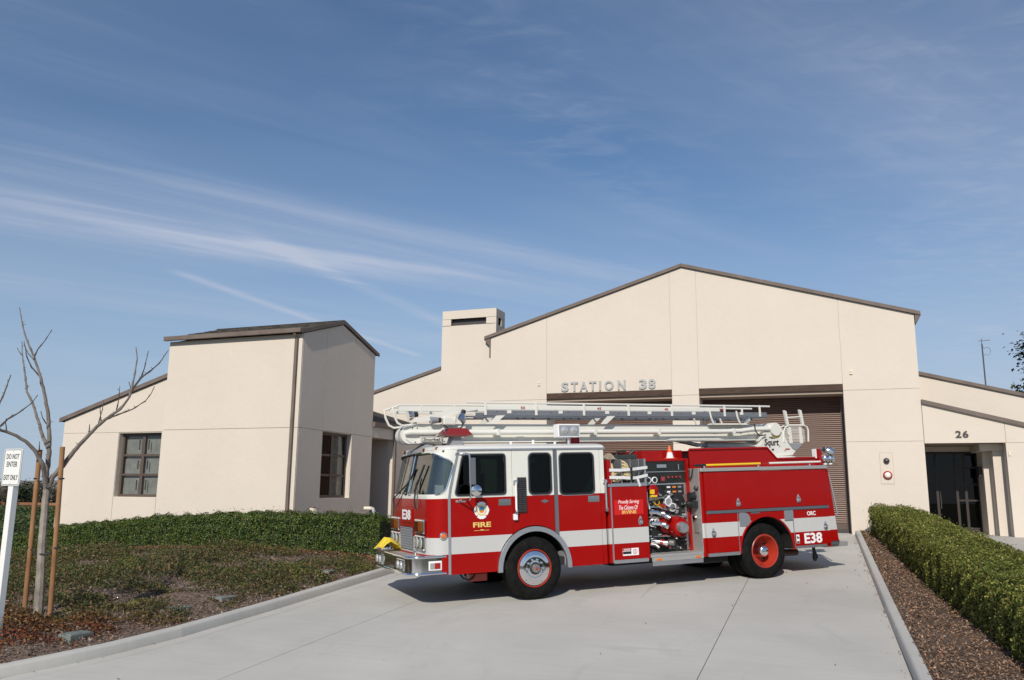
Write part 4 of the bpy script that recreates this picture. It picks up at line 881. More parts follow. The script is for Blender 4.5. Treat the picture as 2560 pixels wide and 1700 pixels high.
for i in range(80):
    x = random.uniform(2.68, 3.5); z = random.choice([random.uniform(.68, .95), random.uniform(1.22, 1.75)]); r = random.uniform(.014, .034); y = .40
    MB().lathe([(r, 0), (r*.9, random.uniform(.03, .09)), (r*.4, random.uniform(.09, .11))], (x, y, z), 'y', 10, -1).build('fitting', random.choice([CHR, CHR, CAST, BLK, R_LENS, GRY]), fe, smooth=True)
for i in range(30):
    x = random.uniform(2.66, 3.45); z = random.uniform(.70, 1.85); w = random.uniform(.03, .08)
    box('data_plate', random.choice([W_TXT, R_LENS, ALU, GRY]), fe, x, x+w, .392, .40, z, z+random.uniform(.018, .035))
# fittings hung on the tread-plate face
fa = MB().tube([(3.63, .18, 1.67), (3.50, .18, 1.67)], .075, 14).build('siren_speaker', BLK, fe, smooth=True); box('bracket', BLK, fe, 3.52, 3.64, .08, .32, 1.44, 1.58, .01)
MB().tube([(3.63, .09, 1.84), (3.60, .09, 1.80)], .045, 10).build('plug', BLK, fe); MB().tube([(3.62, .17, 1.26), (3.58, .17, 1.25)], .05, 10).build('spanner_holder', CHR, fe, smooth=True)
for y in (.10, .15, .20): MB().tube([(3.615, y, 1.24), (3.61, y-.01, .98)], .012, 6).build('spanner', CAST, fe)
MB().tube([(3.63, .3, 2.18), (3.60, .28, 2.05), (3.60, .24, 2.0), (3.61, .2, 2.06), (3.63, .18, 2.2)], .014, 6).build('rope_hook', BLK, fe)

# --- rear body
AR_R, AC_R = .675, (5.19, .555)
box('body_core', P_BODY, fe, 3.66, 6.87, .03, TW-.03, 1.24, 2.13); box('body_core', P_BODY, fe, 3.66, 4.49, .03, TW-.03, .52, 1.239); box('body_core', P_BODY, fe, 5.895, 6.87, .03, TW-.03, .54, 1.239)
for near in (True, False):
    y0, y1 = (0, .029) if near else (TW-.029, TW)
    a0 = 180; wp = arch(AC_R, AR_R, 180, 0, 28)
    MB().prism([(4.505, .56)]+wp+[(5.88, .56), (5.88, 1.315), (4.505, 1.315)], 'y', y0, y1).build('wheel_arch_panel', P_BODY, fe)
    MB().tube([(p[0], y0-.004 if near else y1+.004, p[1]) for p in arch(AC_R, AR_R-.004, 182, -2, 28)], .02, 6).build('wheel_arch_lip', P_RED, fe, smooth=True)
    yb = (.0295, .62) if near else (TW-.62, TW-.0295); li = arch(AC_R, AR_R, 180, 0, 20); MB().prism(li+[(p[0]*.99+.05, p[1]+.02) for p in reversed(li)], 'y', *yb).build('wheel_well', DRK, fe)
    mb = MB().prism(rect(3.752, 6.862, 1.385, 2.118), 'y', y0-.004 if near else y1-.02, y0+.02 if near else y1+.004).build('locker_door', P_BODY, fe, bev=.006)
    for a, b, c in ((3.752, 4.492, .575), (5.898, 6.862, .60)): MB().prism(rect(a, b, c, 1.312), 'y', y0-.004 if near else y1-.02, y0+.02 if near else y1+.004).build('locker_door', P_BODY, fe, bev=.006)
MB().tube([(3.69, .035, .52), (3.69, .035, 2.12)], .036, 12).build('corner_post', P_BODY, fe, smooth=True)
box('waist_trim', ALU_D, fe, 3.757, 6.85, -.018, -.001, 1.318, 1.378, .004); box('kick_trim', ALU, fe, 3.75, 4.50, -.012, .02, .51, .572); box('kick_trim', ALU, fe, 5.885, 6.72, -.012, .02, .545, .597)
for x, z in ((4.53, 1.50), (6.06, 1.525), (3.89, .945), (6.72, .955)): latch(x, z)
for x in (4.497, 5.889): box('hinge', ALU, fe, x-.005, x+.006, -.012, .0, .57, 1.31)
MB().prism(rpoly([(4.53, 1.05), (4.80, 1.05), (4.80, 1.24), (4.70, 1.315), (4.53, 1.315)], [.02, .06, .06, .05, .02], 4), 'y', -.014, -.001).build('filler_cover', ALU, fe, bev=.004); box('filler_cover', ALU, fe, 5.66, 5.88, -.03, -.001, 1.12, 1.314, .006)
text(MB(), 'ORC', 6.26, 6.49, 1.19, 1.275, -.008, -.005).build('lettering', W_TXT, fe); text(MB(), 'E38', 6.14, 6.61, .63, .84, -.008, -.005).build('lettering', W_TXT, fe)
ud = box('decal', W_TXT, fe, 5.93, 6.01, -.008, -.005, .65, .82); box('band', BLK, ud, 5.936, 6.004, -.010, -.008, .656, .69); box('band', BLK, ud, 5.945, 5.97, -.010, -.008, .74, .79); box('band', BLK, ud, 5.975, 5.997, -.010, -.008, .735, .775)
box('script_badge', ALU_D, fe, 4.83, 5.06, -.006, -.001, 1.285, 1.31)
box('top_rail', TREAD, fe, 3.67, 6.90, -.022, .36, 2.135, 2.205, .01); box('top_rail', TREAD, fe, 3.67, 6.90, TW-.36, TW+.022, 2.135, 2.205, .01)
# hose bed sides
for near in (True, False):
    y0 = .36 if near else TW-.40
    MB().prism([(3.70, 2.206), (7.06, 2.206), (7.06, 2.375), (5.90, 2.365), (5.66, 2.60), (3.70, 2.585)], 'y', y0, y0+.04).build('hose_bed_side', P_RED, fe, bev=.004)
    MB().tube([(3.70, y0-.012, 2.585), (5.66, y0-.012, 2.60), (5.90, y0-.012, 2.365), (7.06, y0-.012, 2.375)], .022, 6).build('hose_bed_rim', P_RED, fe)
box('hose_bed_front', P_RED, fe, 2.75, 3.70, .62, TW-.62, 2.411, 2.58, .004); box('hose_bed_floor', DRK, fe, 3.70, 6.95, .41, TW-.41, 2.2, 2.24)
# tail
for y0 in (.08, TW-.12): MB().prism([(6.872, .64), (7.14, .64), (7.0, 2.12), (6.872, 2.13)], 'y', y0, y0+.04).build('tail_panel', P_BODY, fe)
box('tail_wall', P_RED, fe, 6.872, 6.90, .13, TW-.13, .6, 2.13); MB().tube([(7.03, .10, 2.03), (7.18, .10, 1.20), (7.14, .10, 1.16)], .018, 8).build('tail_rail', ALU, fe, smooth=True)
box('tail_bumper', ALU_D, fe, 6.88, 7.18, .10, TW-.10, .57, .66, .01); box('rear_step', TREAD, fe, 6.9, 7.52, .22, TW-.22, .50, .60, .01)
box('light_bracket', P_RED, fe, 7.0, 7.10, .30, .40, 2.21, 2.56, .006); box('bracket_plate', W_TXT, fe, 6.93, 6.945, .30, .42, 2.36, 2.56)
tl = MB().tube([(7.05, .32, 2.53), (7.16, .30, 2.535)], .025, 8).build('rear_spotlight', CHR, fe, smooth=True); MB().tube([(7.14, .31, 2.545), (7.17, .29, 2.54)], .05, 10).build('knob', BLK, tl); MB().tube([(7.18, .29, 2.545), (7.24, .26, 2.52), (7.31, .23, 2.47)], [.05, .085, .10], 16).build('lamp_shell', CHR, tl, smooth=True)
for x, r in ((7.16, .085), (7.31, .085)):
    be = MB().lathe([(r*.8, 0), (r, .03), (r, .10), (r*.75, .145), (0, .16)], (x, .30, 2.27), 'z', 18).build('beacon', CHR, fe, smooth=True); MB().lathe([(.04, 0), (.04, .05)], (x, .30, 2.22), 'z', 12).build('foot', W_TXT, be)
box('beacon_bracket', BLK, fe, 7.04, 7.42, .22, .40, 2.20, 2.22)

# --- cab roof fittings
for y0, y1 in ((.22, .72), (1.78, 2.28)):
    lb = MB(); xa, xb = -1.52, -.98
    lb.v = [(xa, y0, 2.895), (xb, y0, 2.895), (xb, y1, 2.895), (xa, y1, 2.895), (xa+.13, y0+.06, 3.01), (xb-.10, y0+.06, 3.01), (xb-.10, y1-.06, 3.01), (xa+.13, y1-.06, 3.01), (xa+.16, y0+.02, 2.86), (xb-.13, y0+.02, 2.86), (xb-.13, y1-.02, 2.86), (xa+.16, y1-.02, 2.86)]
    lb.f = [(0, 1, 5, 4), (1, 2, 6, 5), (2, 3, 7, 6), (3, 0, 4, 7), (4, 5, 6, 7), (8, 9, 1, 0), (9, 10, 2, 1), (10, 11, 3, 2), (11, 8, 0, 3), (11, 10, 9, 8)]
    l_ = lb.build('light_bar', BAR_L, fe); MB().prism([(-1.36, 2.70), (-1.12, 2.70), (-1.18, 2.86), (-1.30, 2.86)], 'y', y0+.1, y1-.1).build('pedestal', GRY, l_)
flb = box('floodlight', W_TXT, fe, .83, 1.30, .46, .66, 2.85, 3.10, .012); box('face', GRY, flb, .855, 1.275, .452, .459, 2.875, 3.075)
for x in (.965, 1.165): MB().lathe([(.075, 0), (.07, .012), (.03, .02), (0, .03)], (x, .452, 2.98), 'y', 20, -1).build('lamp', LENS, flb, smooth=True)
MB().tube([(1.10, .56, 2.70), (1.10, .56, 2.86)], .035, 10).build('floodlight_post', ALU, fe); 
MB().tube([(1.18, .8, 2.78), (1.30, .8, 2.80), (1.42, .8, 2.80)], [.04, .06, .08], 12).build('siren_horn', P_RED, fe, smooth=True); box('horn_base', P_RED, fe, 1.20, 1.36, .72, .88, 2.71, 2.86, .02)
for x, z in ((-.15, 2.78), (.30, 2.80), (.75, 2.76)): MB().tube([(x, .45, 2.70), (x, .45, z)], .025, 8).build('antenna_base', W_TXT, fe)
MB().prism([(-1.15, 2.70), (-.85, 2.70), (-.92, 2.82), (-1.08, 2.82)], 'y', .95, 1.6).build('boom_rest', GRY, fe)
MB().prism([(-1.80, 2.60), (-1.55, 2.66), (-1.5, 2.74), (-1.62, 2.76), (-1.80, 2.64)], 'y', .9, 1.35).build('roof_recess', GRY, fe)

# --- boom and water pipe
bo = MB().prism([(-1.5, 2.81), (6.0, 2.81), (6.35, 2.9), (6.35, 3.13), (-1.5, 3.145)], 'y', 1.15, 1.40).build('boom', P_WHITE, fe, bev=.012)
box('flange', P_WHITE, bo, -.98, 6.0, 1.0, 1.53, 2.79, 2.809)
MB().prism([(-1.86, 2.775), (-1.20, 2.775), (-1.0, 2.83), (-1.0, 2.95), (-1.15, 3.12), (-1.72, 3.14), (-1.85, 3.10), (-2.0, 2.97), (-1.98, 2.86)], 'y', 1.02, 1.49).build('boom_head_box', P_WHITE, bo, bev=.012); MB().prism([(3.55, 2.785), (5.2, 2.785), (4.95, 2.84), (3.75, 2.84)], 'y', 1.0, 1.149).build('gusset', P_WHITE, bo)
MB().tube([(-2.0, 1.0, 2.965), (-1.9, .975, 2.98), (5.0, .975, 2.98), (5.5, .97, 2.99), (5.75, .97, 3.02), (6.15, .97, 3.03), (6.5, .97, 3.03)], .05, 14).build('water_pipe', P_WHITE, bo, smooth=True)
for x in (-.2, 1.9, 3.4, 5.3): box('pipe_clamp', P_WHITE, bo, x-.03, x+.03, .915, 1.149, 2.92, 3.04, .006)
for x, w in ((-1.55, .1), (.35, .08)): MB().lathe([(w, 0), (w, .006), (w*.7, .01)], (x, 1.145 if x > 0 else 1.015, 2.88), 'y', 18, -1).build('pin_boss', P_WHITE, bo, smooth=True)
hd = MB().lathe([(.16, 0), (.165, .03), (.165, .38), (.16, .41)], (-1.90, 1.04, 2.935), 'y', 28).build('boom_head', P_WHITE, bo, smooth=True)
MB().lathe([(.175, 0), (.175, .02)], (-1.92, 1.10, 2.935), 'y', 28).build('band', GRY, hd); 
npl = box('name_plate', BLK, bo, -1.70, -1.33, .942, .955, 2.80, 2.895, .004); box('plate_face', P_WHITE, npl, -1.69, -1.34, .938, .942, 2.81, 2.885); box('plate_back', P_WHITE, npl, -1.72, -1.31, .955, 1.019, 2.79, 2.905)
text(MB(), 'snorkel', -1.675, -1.355, 2.818, 2.877, .934, .9375).build('lettering', BLK, npl)
for x, z in ((-1.85, 3.06), (-1.76, 3.06), (-1.80, 2.80), (-1.24, 2.81)): MB().lathe([(.014, 0), (0, .008)], (x, 1.018, z), 'y', 8, -1).build('bolt', BLK, bo)
# lift cylinder
MB().tube([(4.78, 1.25, 2.70), (6.1, 1.25, 2.66)], .075, 14).build('lift_cylinder', P_WHITE, fe, smooth=True); MB().tube([(4.3, 1.25, 2.76), (4.6, 1.25, 2.71), (4.8, 1.25, 2.70)], .035, 10).build('cylinder_rod', CHR, fe, smooth=True)
MB().prism([(4.0, 2.79), (4.15, 2.79), (4.62, 2.70), (4.60, 2.67)], 'y', 1.16, 1.34).build('cylinder_lug', P_WHITE, fe)
# turret
tu = MB().prism([(5.84, 2.66), (6.02, 2.70), (6.16, 2.99), (6.30, 3.12), (6.50, 3.15), (6.66, 3.06), (6.76, 2.80), (6.80, 2.72), (7.20, 2.72), (6.90, 2.45), (6.41, 2.43), (6.28, 2.54)], 'y', .98, 1.52).build('turret', P_WHITE, fe, bev=.012)
MB().lathe([(.42, 0), (.45, .02), (.45, .06), (.40, .08)], (6.62, 1.25, 2.355), 'z', 32).build('turntable', P_WHITE, tu, smooth=True); MB().lathe([(.36, 0), (.36, .12)], (6.62, 1.25, 2.24), 'z', 24).build('turntable_base', DRK, tu)
MB().lathe([(.14, 0), (.15, .02), (.15, .64), (.14, .66)], (6.44, .92, 3.02), 'y', 24).build('pivot', P_WHITE, tu, smooth=True); MB().prism(arch((6.46, 2.955), .12, 180, 360, 14), 'y', .966, .979, [arch((6.46, 2.95), .08, 181, 359, 12)]).build('arc_scale', YEL, tu)
MB().tube([(6.58, .97, 3.06), (6.70, .97, 3.10), (6.80, .97, 3.02), (6.82, .97, 2.9)], .018, 8).build('hose_loop', P_WHITE, tu, smooth=True)
text(MB(), 'squrt', 6.13, 6.53, 2.625, 2.815, .970, .978).build('lettering', BLK, tu); text(MB(), 'tele', 6.27, 6.44, 2.822, 2.86, .970, .978).build('lettering', BLK, tu); text(MB(), 'tnum', 6.32, 6.38, 2.56, 2.60, .970, .978).build('lettering', BLK, tu)
for x, z in ((6.55, 2.65), (6.69, 2.55), (6.62, 2.95)): MB().lathe([(.016, 0), (0, .01)], (x, .978, z), 'y', 8, -1).build('bolt', BLK, tu)
box('red_tag', R_LENS, tu, 6.70, 6.82, .968, .978, 2.575, 2.60)
# control seat guard
se = empty('operator_seat'); se.parent = fe
MB().tube([(6.68, .98, 2.74), (6.70, .98, 2.98), (6.76, .98, 3.08), (6.86, .98, 3.115), (7.28, .98, 3.115), (7.37, .98, 3.08), (7.40, .98, 3.0), (7.38, .98, 2.75)], .02, 8).build('guard_rail', P_WHITE, se, smooth=True)
for i in range(13):
    z = 2.755+i*.026; x1 = 7.30 if z < 3.0 else 7.30-(z-3.0)*1.2; MB().prism([(.985, z), (1.01, z+.006), (1.01, z+.014), (.985, z+.010)], 'x', 6.74+max(0, z-2.98)*.8, x1).build('slat', P_WHITE, se)
for x in (6.86, 7.16): MB().prism([(x-.03, 2.71), (x+.05, 2.71), (x+.03, 3.07), (x-.02, 3.07)], 'y', .955, .984).build('upright', P_WHITE, se, bev=.008)
MB().prism([(6.80, 2.715), (7.22, 2.715), (7.0, 2.56), (6.90, 2.60)], 'y', .96, 1.54).build('seat_pan', GRY, se)
for x, d in ((6.755, .0), (7.19, .02)): MB().prism([(x-.01, 3.45+d), (x+.05, 3.45+d-.02), (x+.10, 3.12), (x+.05, 3.12)], 'y', .96, 1.02).build('step_rail', P_WHITE, se, bev=.006)
MB().tube([(6.79, .99, 3.28), (7.24, .99, 3.31)], .014, 8).build('rung', P_WHITE, se); MB().tube([(6.82, 1.0, 3.27), (6.87, 1.0, 3.12)], .016, 6).build('brace', P_WHITE, se)

# --- ladder lying on the boom
la = empty('ladder'); la.parent = fe
for yb in (.96, 1.56):
    box('beam', LAD, la, -.44, 6.25, yb, yb+.06, 3.29, 3.395, .006); box('beam_lip', ALU_D, la, -1.0, 6.2, yb+.005, yb+.055, 3.26, 3.289)
    box('upper_rail', P_WHITE, la, -.45, 5.0, yb+.003, yb+.05, 3.405, 3.485, .006)
    MB().tube([(-.80, yb+.02, 3.54), (2, yb+.02, 3.535), (6.35, yb+.02, 3.53)], .02, 8).build('hand_rail', P_WHITE, la, smooth=True)
    for x in (-.44, .62, 1.67, 2.70, 3.75, 5.10, 6.05): box('bracket', P_WHITE, la, x-.025, x+.025, yb-.018, yb-.001, 3.30, 3.55, .004)
    for x in (.05, 1.15, 2.2, 3.2, 4.3, 5.55): box('plate', P_WHITE, la, x-.045, x+.045, yb-.012, yb-.001, 3.335, 3.395, .003)
    for i in range(17):
        x = -.2+i*.38; MB().lathe([(.012, 0), (0, .006)], (x, yb-.001, 3.35 if i % 2 else 3.37), 'y', 6, -1).build('bolt', BLK, la)
    # tip section
    box('tip_rail', P_WHITE, la, -2.12, -.45, yb+.02, yb+.06, 3.365, 3.455, .006); MB().tube([(-2.14, yb+.03, 3.475), (-.48, yb+.03, 3.485)], .018, 8).build('hand_rail', P_WHITE, la, smooth=True)
    for x in (-1.70, -1.05): box('post', P_WHITE, la, x-.02, x+.02, yb+.015, yb+.045, 3.35, 3.49)
    MB().tube([(-2.12, yb+.03, 3.46), (-2.23, yb+.03, 3.43), (-2.20, yb+.03, 3.28), (-2.14, yb+.03, 3.15), (-2.05, yb+.03, 3.10), (-1.92, yb+.03, 3.11), (-1.78, yb+.03, 3.15)], .022, 8).build('tip_hook', P_WHITE, la, smooth=True)
    for x0 in (-.22, 2.20): MB().prism([(x0, 3.29), (x0+.20, 3.31), (x0-.02, 3.135), (x0-.14, 3.135)], 'y', yb+.0, yb+.04).build('support', P_WHITE, la)
    for x0 in (4.75, 5.45): MB().tube([(x0-.05, yb-.02, 3.42), (x0-.03, yb-.025, 3.28), (x0+.04, yb-.02, 3.13)], .02, 6).build('cradle_arm', P_WHITE, la)
for i in range(19):
    x = -.25+i*.345; MB().tube([(x, 1.02, 3.345), (x, 1.56, 3.345)], .017, 6).build('rung', LAD, la)
for i in range(5):
    x = -2.0+i*.33; MB().tube([(x, 1.02, 3.41), (x, 1.58, 3.41)], .015, 6).build('rung', P_WHITE, la)
box('cradle', P_WHITE, la, 4.75, 5.75, .97, 1.55, 3.125, 3.155)
for key, x in (('n50', .34), ('n45', 2.02), ('n40', 3.62), ('n35', 5.02)): text(MB(), key, x-.045, x+.045, 3.42, 3.47, .955, .9615).build('lettering', R_LENS, la)
# head arm, nozzle and spotlights
MB().prism([(-1.90, 3.17), (-1.72, 3.15), (-1.42, 3.20), (-.85, 3.36), (-.62, 3.39), (-.62, 3.44), (-1.10, 3.43), (-1.45, 3.31), (-1.78, 3.24)], 'y', .93, .955).build('head_arm', P_WHITE, fe, bev=.004)
nz = box('nozzle', P_WHITE, fe, -1.30, -1.06, .87, 1.0, 3.11, 3.26, .02); MB().tube([(-1.34, .95, 3.20), (-1.42, .93, 3.20)], .05, 12).build('nozzle_tip', BLK, nz); MB().tube([(-1.40, .93, 3.20), (-1.54, .91, 3.19)], [.055, .07], 14).build('nozzle_bell', GRY, nz, smooth=True)
def spot(a, b, r):
    s_ = MB().tube([a, tuple((Vector(a)*.55+Vector(b)*.45)), b], [r*.45, r*.9, r], 16).build('spotlight', CHR, fe, smooth=True); d = (Vector(a)-Vector(b)).normalized(); MB().tube([Vector(a)+d*.07, a], r*.5, 10).build('socket', BLK, s_)
spot((-.93, .86, 3.31), (-1.0, .80, 3.17), .095); spot((5.78, 1.0, 3.26), (5.66, .97, 3.24), .09); spot((4.88, 1.0, 3.19), (4.78, 1.0, 3.19), .06); spot((-1.72, 1.35, 3.33), (-1.84, 1.35, 3.31), .10)
MB().tube([(-1.30, .9, 3.11), (-1.2, .86, 3.04), (-1.05, .86, 3.02), (-.95, .86, 3.07), (-.93, .86, 3.16)], .014, 6).build('cable', BLK, fe, smooth=True)
MB().tube([(5.86, .93, 3.14), (5.85, .9, 2.98), (5.95, .9, 2.88), (6.15, .93, 2.90)], .014, 6).build('cable', BLK, fe, smooth=True)

# ------------------------------------------------------------------ things carried by the engine
TM = Matrix.Translation(TO) @ Matrix.Rotation(TYAW, 4, 'Z') @ Matrix.Rotation(-TGR, 4, 'Y')
def on_engine(name, base):
    o = empty(name, TM @ Vector(base), (0, -TGR, TYAW)); return o
cone = on_engine('traffic_cone', (3.33, .50, 2.411)); tag(cone, 'small orange traffic cone with white collar on the pump panel roof', 'traffic cone')
ORANGE = mat('cone_orange', (.82, .13, .02), .5)
MB().lathe([(.078, .012), (.050, .125)], (0, 0, 0), 'z', 20).build('collar', W_TXT, cone, smooth=True); MB().lathe([(.050, .1255), (.020, .255), (.012, .258)], (0, 0, 0), 'z', 20).build('body', ORANGE, cone, smooth=True); MB().box(-.09, .09, -.09, .09, 0, .0115).build('base', ORANGE, cone, bev=.004)
pp = on_engine('pike_pole', (3.62, .15, 2.262)); tag(pp, 'yellow pike pole with black grip clipped along the locker top', 'pike pole')
MB().tube([(.30, 0, 0), (1.66, 0, .012)], .022, 10).build('shaft', YEL, pp, smooth=True); MB().tube([(0, 0, -.003), (.10, 0, 0), (.30, 0, 0)], [.012, .026, .026], 10).build('grip', BLK, pp, smooth=True)
pw = on_engine('pike_pole', (5.50, .15, 2.275)); tag(pw, 'cream wooden pike pole lying along the locker top at the tail', 'pike pole')
MB().tube([(0, 0, 0), (1.38, 0, .01)], .021, 10).build('shaft', P_WHITE, pw, smooth=True); MB().tube([(-.16, 0, -.002), (0, 0, 0)], [.008, .02], 8).build('point', R_LENS, pw, smooth=True)
for x in (3.86, 5.20, 6.55): box('pole_clip', CHR, fe, x-.02, x+.02, .11, .19, 2.206, 2.245)
h1 = on_engine('fire_hose', (1.79, .04, 1.971)); tag(h1, 'beige hose hanging in folds in the front tray slot beside the cab', 'hose')
for i in range(4): MB().tube([(-.085+.02*i, .0+.05*i, .36-.05*i), (-.07+.03*i, -.02+.04*i, .2), (-.05+.04*i, .0+.03*i, .04), (.0+.02*i, .02, .03)], [.022, .032, .034, .026], 8).build('fold', HOSE, h1, smooth=True)
MB().tube([(-.07, 0, .12), (.02, -.01, .2), (.085, .0, .19)], .028, 8).build('fold', HOSE, h1, smooth=True)
h2 = on_engine('fire_hose', (2.0, .04, 1.971)); tag(h2, 'beige hose in stacked curved folds in the second tray slot', 'hose')
for i in range(6): MB().tube([(-.085, .01*i, .40-.055*i), (-.03, -.01, .385-.055*i), (.03, -.02, .33-.05*i), (.07-.01*i, -.01, .24-.035*i), (.08-.012*i, 0, .05)], .021, 8).build('fold', HOSE, h2, smooth=True)
for z0, z1, z2 in ((2.21, 2.225, 2.245), (2.075, 2.06, 2.10)):
    mb = MB(); pts = [(1.63, -.012, z0), (1.85, -.035, z0-.006), (2.10, -.04, z1-.01), (2.22, -.02, z1), (2.46, -.014, z2)]
    for x, y, z in pts: mb.v += [(x, y, z-.027), (x, y, z+.027), (x, y+.006, z-.027), (x, y+.006, z+.027)]
    for i in range(len(pts)-1): o = 4*i; mb.f += [(o, o+4, o+5, o+1), (o+2, o+3, o+7, o+6), (o+1, o+5, o+7, o+3), (o, o+2, o+6, o+4)]
    s_ = mb.build('strap', STRAP, fe); box('buckle', BLK, s_, 2.06, 2.11, -.046, -.036, z1-.035, z1+.03)
MB().prism([(2.19, 2.06), (2.24, 2.06), (2.29, 1.90), (2.25, 1.89)], 'y', -.03, -.024).build('strap', STRAP, fe)
tc_ = on_engine('tool_case', (2.15, .42, 2.412)); tag(tc_, 'black power tool case with carry handle on top of the hose trays', 'tool case')
MB().box(-.20, .28, -.14, .16, 0, .085).build('case', mat('dark_green_case', (.03, .04, .038), .5), tc_, bev=.015); MB().tube([(-.1, 0, .085), (-.09, 0, .15), (.1, 0, .165), (.12, 0, .085)], .016, 8).build('handle', BLK, tc_, smooth=True); MB().tube([(.2, .02, .09), (.3, .0, .17)], .03, 8).build('motor', BLK, tc_)
rg = on_engine('salvage_cover', (1.83, .35, 2.412)); tag(rg, 'crumpled khaki cover heaped on the hose trays behind the cab', 'cover')
mb = MB()
for j in range(9):
    for i in range(11):
        x = -.14+.028*i; y = -.14+.035*j; e = math.sin(math.pi*i/10)*math.sin(math.pi*j/8); mb.v.append((x+.02*math.sin(7*j+i), y, e*(.09+.04*math.sin(i*1.9+j*2.3))))
mb.f = [(j*11+i, j*11+i+1, (j+1)*11+i+1, (j+1)*11+i) for j in range(8) for i in range(10)]; mb.build('cloth', m_noise('khaki_cloth', (.20, .17, .12), (.35, .30, .22), 9, .9), rg)
yb = on_engine('nozzle_cover', (-2.08, 1.84, .836)); tag(yb, 'yellow vinyl cover draped over the far end of the chrome bumper', 'cover')
mb = MB(); nu, nv = 14, 12
for j in range(nv+1):
    for i in range(nu+1):
        u = i/nu; v = j/nv; x = -.20+.40*u; y = -.24+.48*v; r = max(0, 1-abs(u-.45)/.55); h = .27*(r**.8)*(1-.4*abs(v-.5))+.012*math.sin(9*u+4*v)+.01*math.sin(13*v-5*u)
        mb.v.append((x+.03*math.sin(5*v), y, max(.004, h) if u > .12 else h-.05*(1-u/.12)*0))
mb.f = [(j*(nu+1)+i, j*(nu+1)+i+1, (j+1)*(nu+1)+i+1, (j+1)*(nu+1)+i) for j in range(nv) for i in range(nu)]
VIN = m_noise('yellow_vinyl', (.72, .52, .03), (.80, .60, .06), 6, .55); vo = mb.build('sheet', VIN, yb, smooth=True); sm = vo.modifiers.new('thick', 'SOLIDIFY'); sm.thickness = .006
MB().tube([(-.19, -.1, .02), (-.17, .0, .05), (-.15, .1, .02)], .02, 6).build('strap', mat('brown_strap', (.10, .05, .03), .7), yb)

# ------------------------------------------------------------------ sign, young tree, stakes, valve boxes, small fittings
def a1(x, y): return (x/3.92, 750+y/3.92)
def a2(x, y): return (x/2.8, 1100+y/2.8)
SB = (-10.15, 8.29)
c0 = vplane(*a2(84, 190), SB); gz = bed_z(c0[0], c0[1])
sg = empty('road_sign', (c0[0], c0[1], gz)); tag(sg, 'white DO NOT ENTER EXIT ONLY sign on a square white post', 'sign')
zc = c0[2]-gz
MB().box(-.045, .045, .012, .102, -.3, zc+.16).build('post', M['white_paint'], sg, bev=.006)
MB().prism(rrect(-.165, .165, zc-.245, zc+.245, .025), 'y', -.002, .011).build('panel', M['white_paint'], sg)
pn = MB().prism(rrect(-.155, .155, zc-.235, zc+.235, .02), 'y', -.0045, -.0025, [rrect(-.149, .149, zc-.229, zc+.229, .016)]).build('border', M['dark_letter'], sg)
for k, w, z0, z1 in (('donot', .115, .108, .178), ('enter', .098, .005, .075), ('exit', .128, -.172, -.102)): text(MB(), k, -w, w, zc+z0, zc+z1, -.0045, -.0025).build('lettering', M['dark_letter'], sg)
for z in (.215, -.215): MB().lathe([(.009, 0), (0, .006)], (0, -.003, zc+z), 'y', 8, -1).build('bolt', M['grey_paint'], sg)

def m_bark():
    m_ = mat('bark', (.30, .26, .22), .85, spec=.2); t = NT(m_); n = t.noise(t.tc(scale=(1, 1, .6)), 7, 5, .6)
    t.color(t.ramp(n, [(.3, (.17, .145, .12)), (.55, (.30, .265, .225)), (.75, (.38, .345, .30))])); t.bump(t.noise(t.tc(), 30, 4), .3, .006); return m_
BARK = m_bark(); BARK_B = m_noise('branch_bark', (.12, .10, .085), (.22, .19, .165), 8, .85); BARK_T = mat('twig_bark', (.085, .07, .06), .85); TBASE = (-10.88, 9.49); tz = bed_z(*TBASE)
tree = empty('young_tree', (TBASE[0], TBASE[1], tz)); tag(tree, 'bare young tree with a slim grey trunk staked beside the sign', 'tree')
def limb(name, px, r0, r1, dep=(0, 0), knots=True, par=tree):
    pts = []; n = len(px)
    for i, p in enumerate(px): pts.append(Vector(vplane(*p, TBASE, dep[0]+(dep[1]-dep[0])*i/(n-1))))
    fine = [];
    for i in range(n-1):
        m_n = max(2, int((pts[i+1]-pts[i]).length/.05))
        for k in range(m_n): fine.append(pts[i].lerp(pts[i+1], k/m_n))
    fine.append(pts[-1]); L_ = len(fine); rs = []; out = []
    for i, p in enumerate(fine):
        t = i/(L_-1); r = r0+(r1-r0)*t; bud = (i % 3 == 1) if r < .016 else False
        rs.append(r*(1.35 if bud and knots else 1)); out.append(p-Vector((TBASE[0], TBASE[1], tz))+Vector((random.uniform(-1, 1), random.uniform(-1, 1), 0))*min(.006, r*.25)*(0 if i == 0 else 1))
    mb = MB()
    if name != 'trunk':
        for i in range(4, L_-1):
            if random.random() < .42:
                d_ = Vector((random.uniform(-1, 1), random.uniform(-1, 1), random.uniform(.1, 1))).normalized(); mb.tube([out[i], out[i]+d_*rs[i], out[i]+d_*(rs[i]+random.uniform(.012, .045))], [.005, .0055, .002], 4, False)
    return mb.tube(out, rs, 8 if r0 > .02 else 6).build(name, {'trunk': BARK, 'branch': BARK_B}.get(name, BARK_T), par, smooth=True)
limb('trunk', [a2(265, 1275), a2(275, 1100), a2(287, 880), a2(300, 640), a2(318, 420), a2(325, 345)], .068, .047)
limb('branch', [a2(325, 350), a2(322, 260), a2(345, 80), a1(480, 1350), a1(480, 1200), a1(460, 1050), a1(430, 880), a1(395, 740), a1(345, 590), a1(300, 480), a1(240, 330), a1(210, 190), a1(193, 75)], .042, .006, (0, .5))
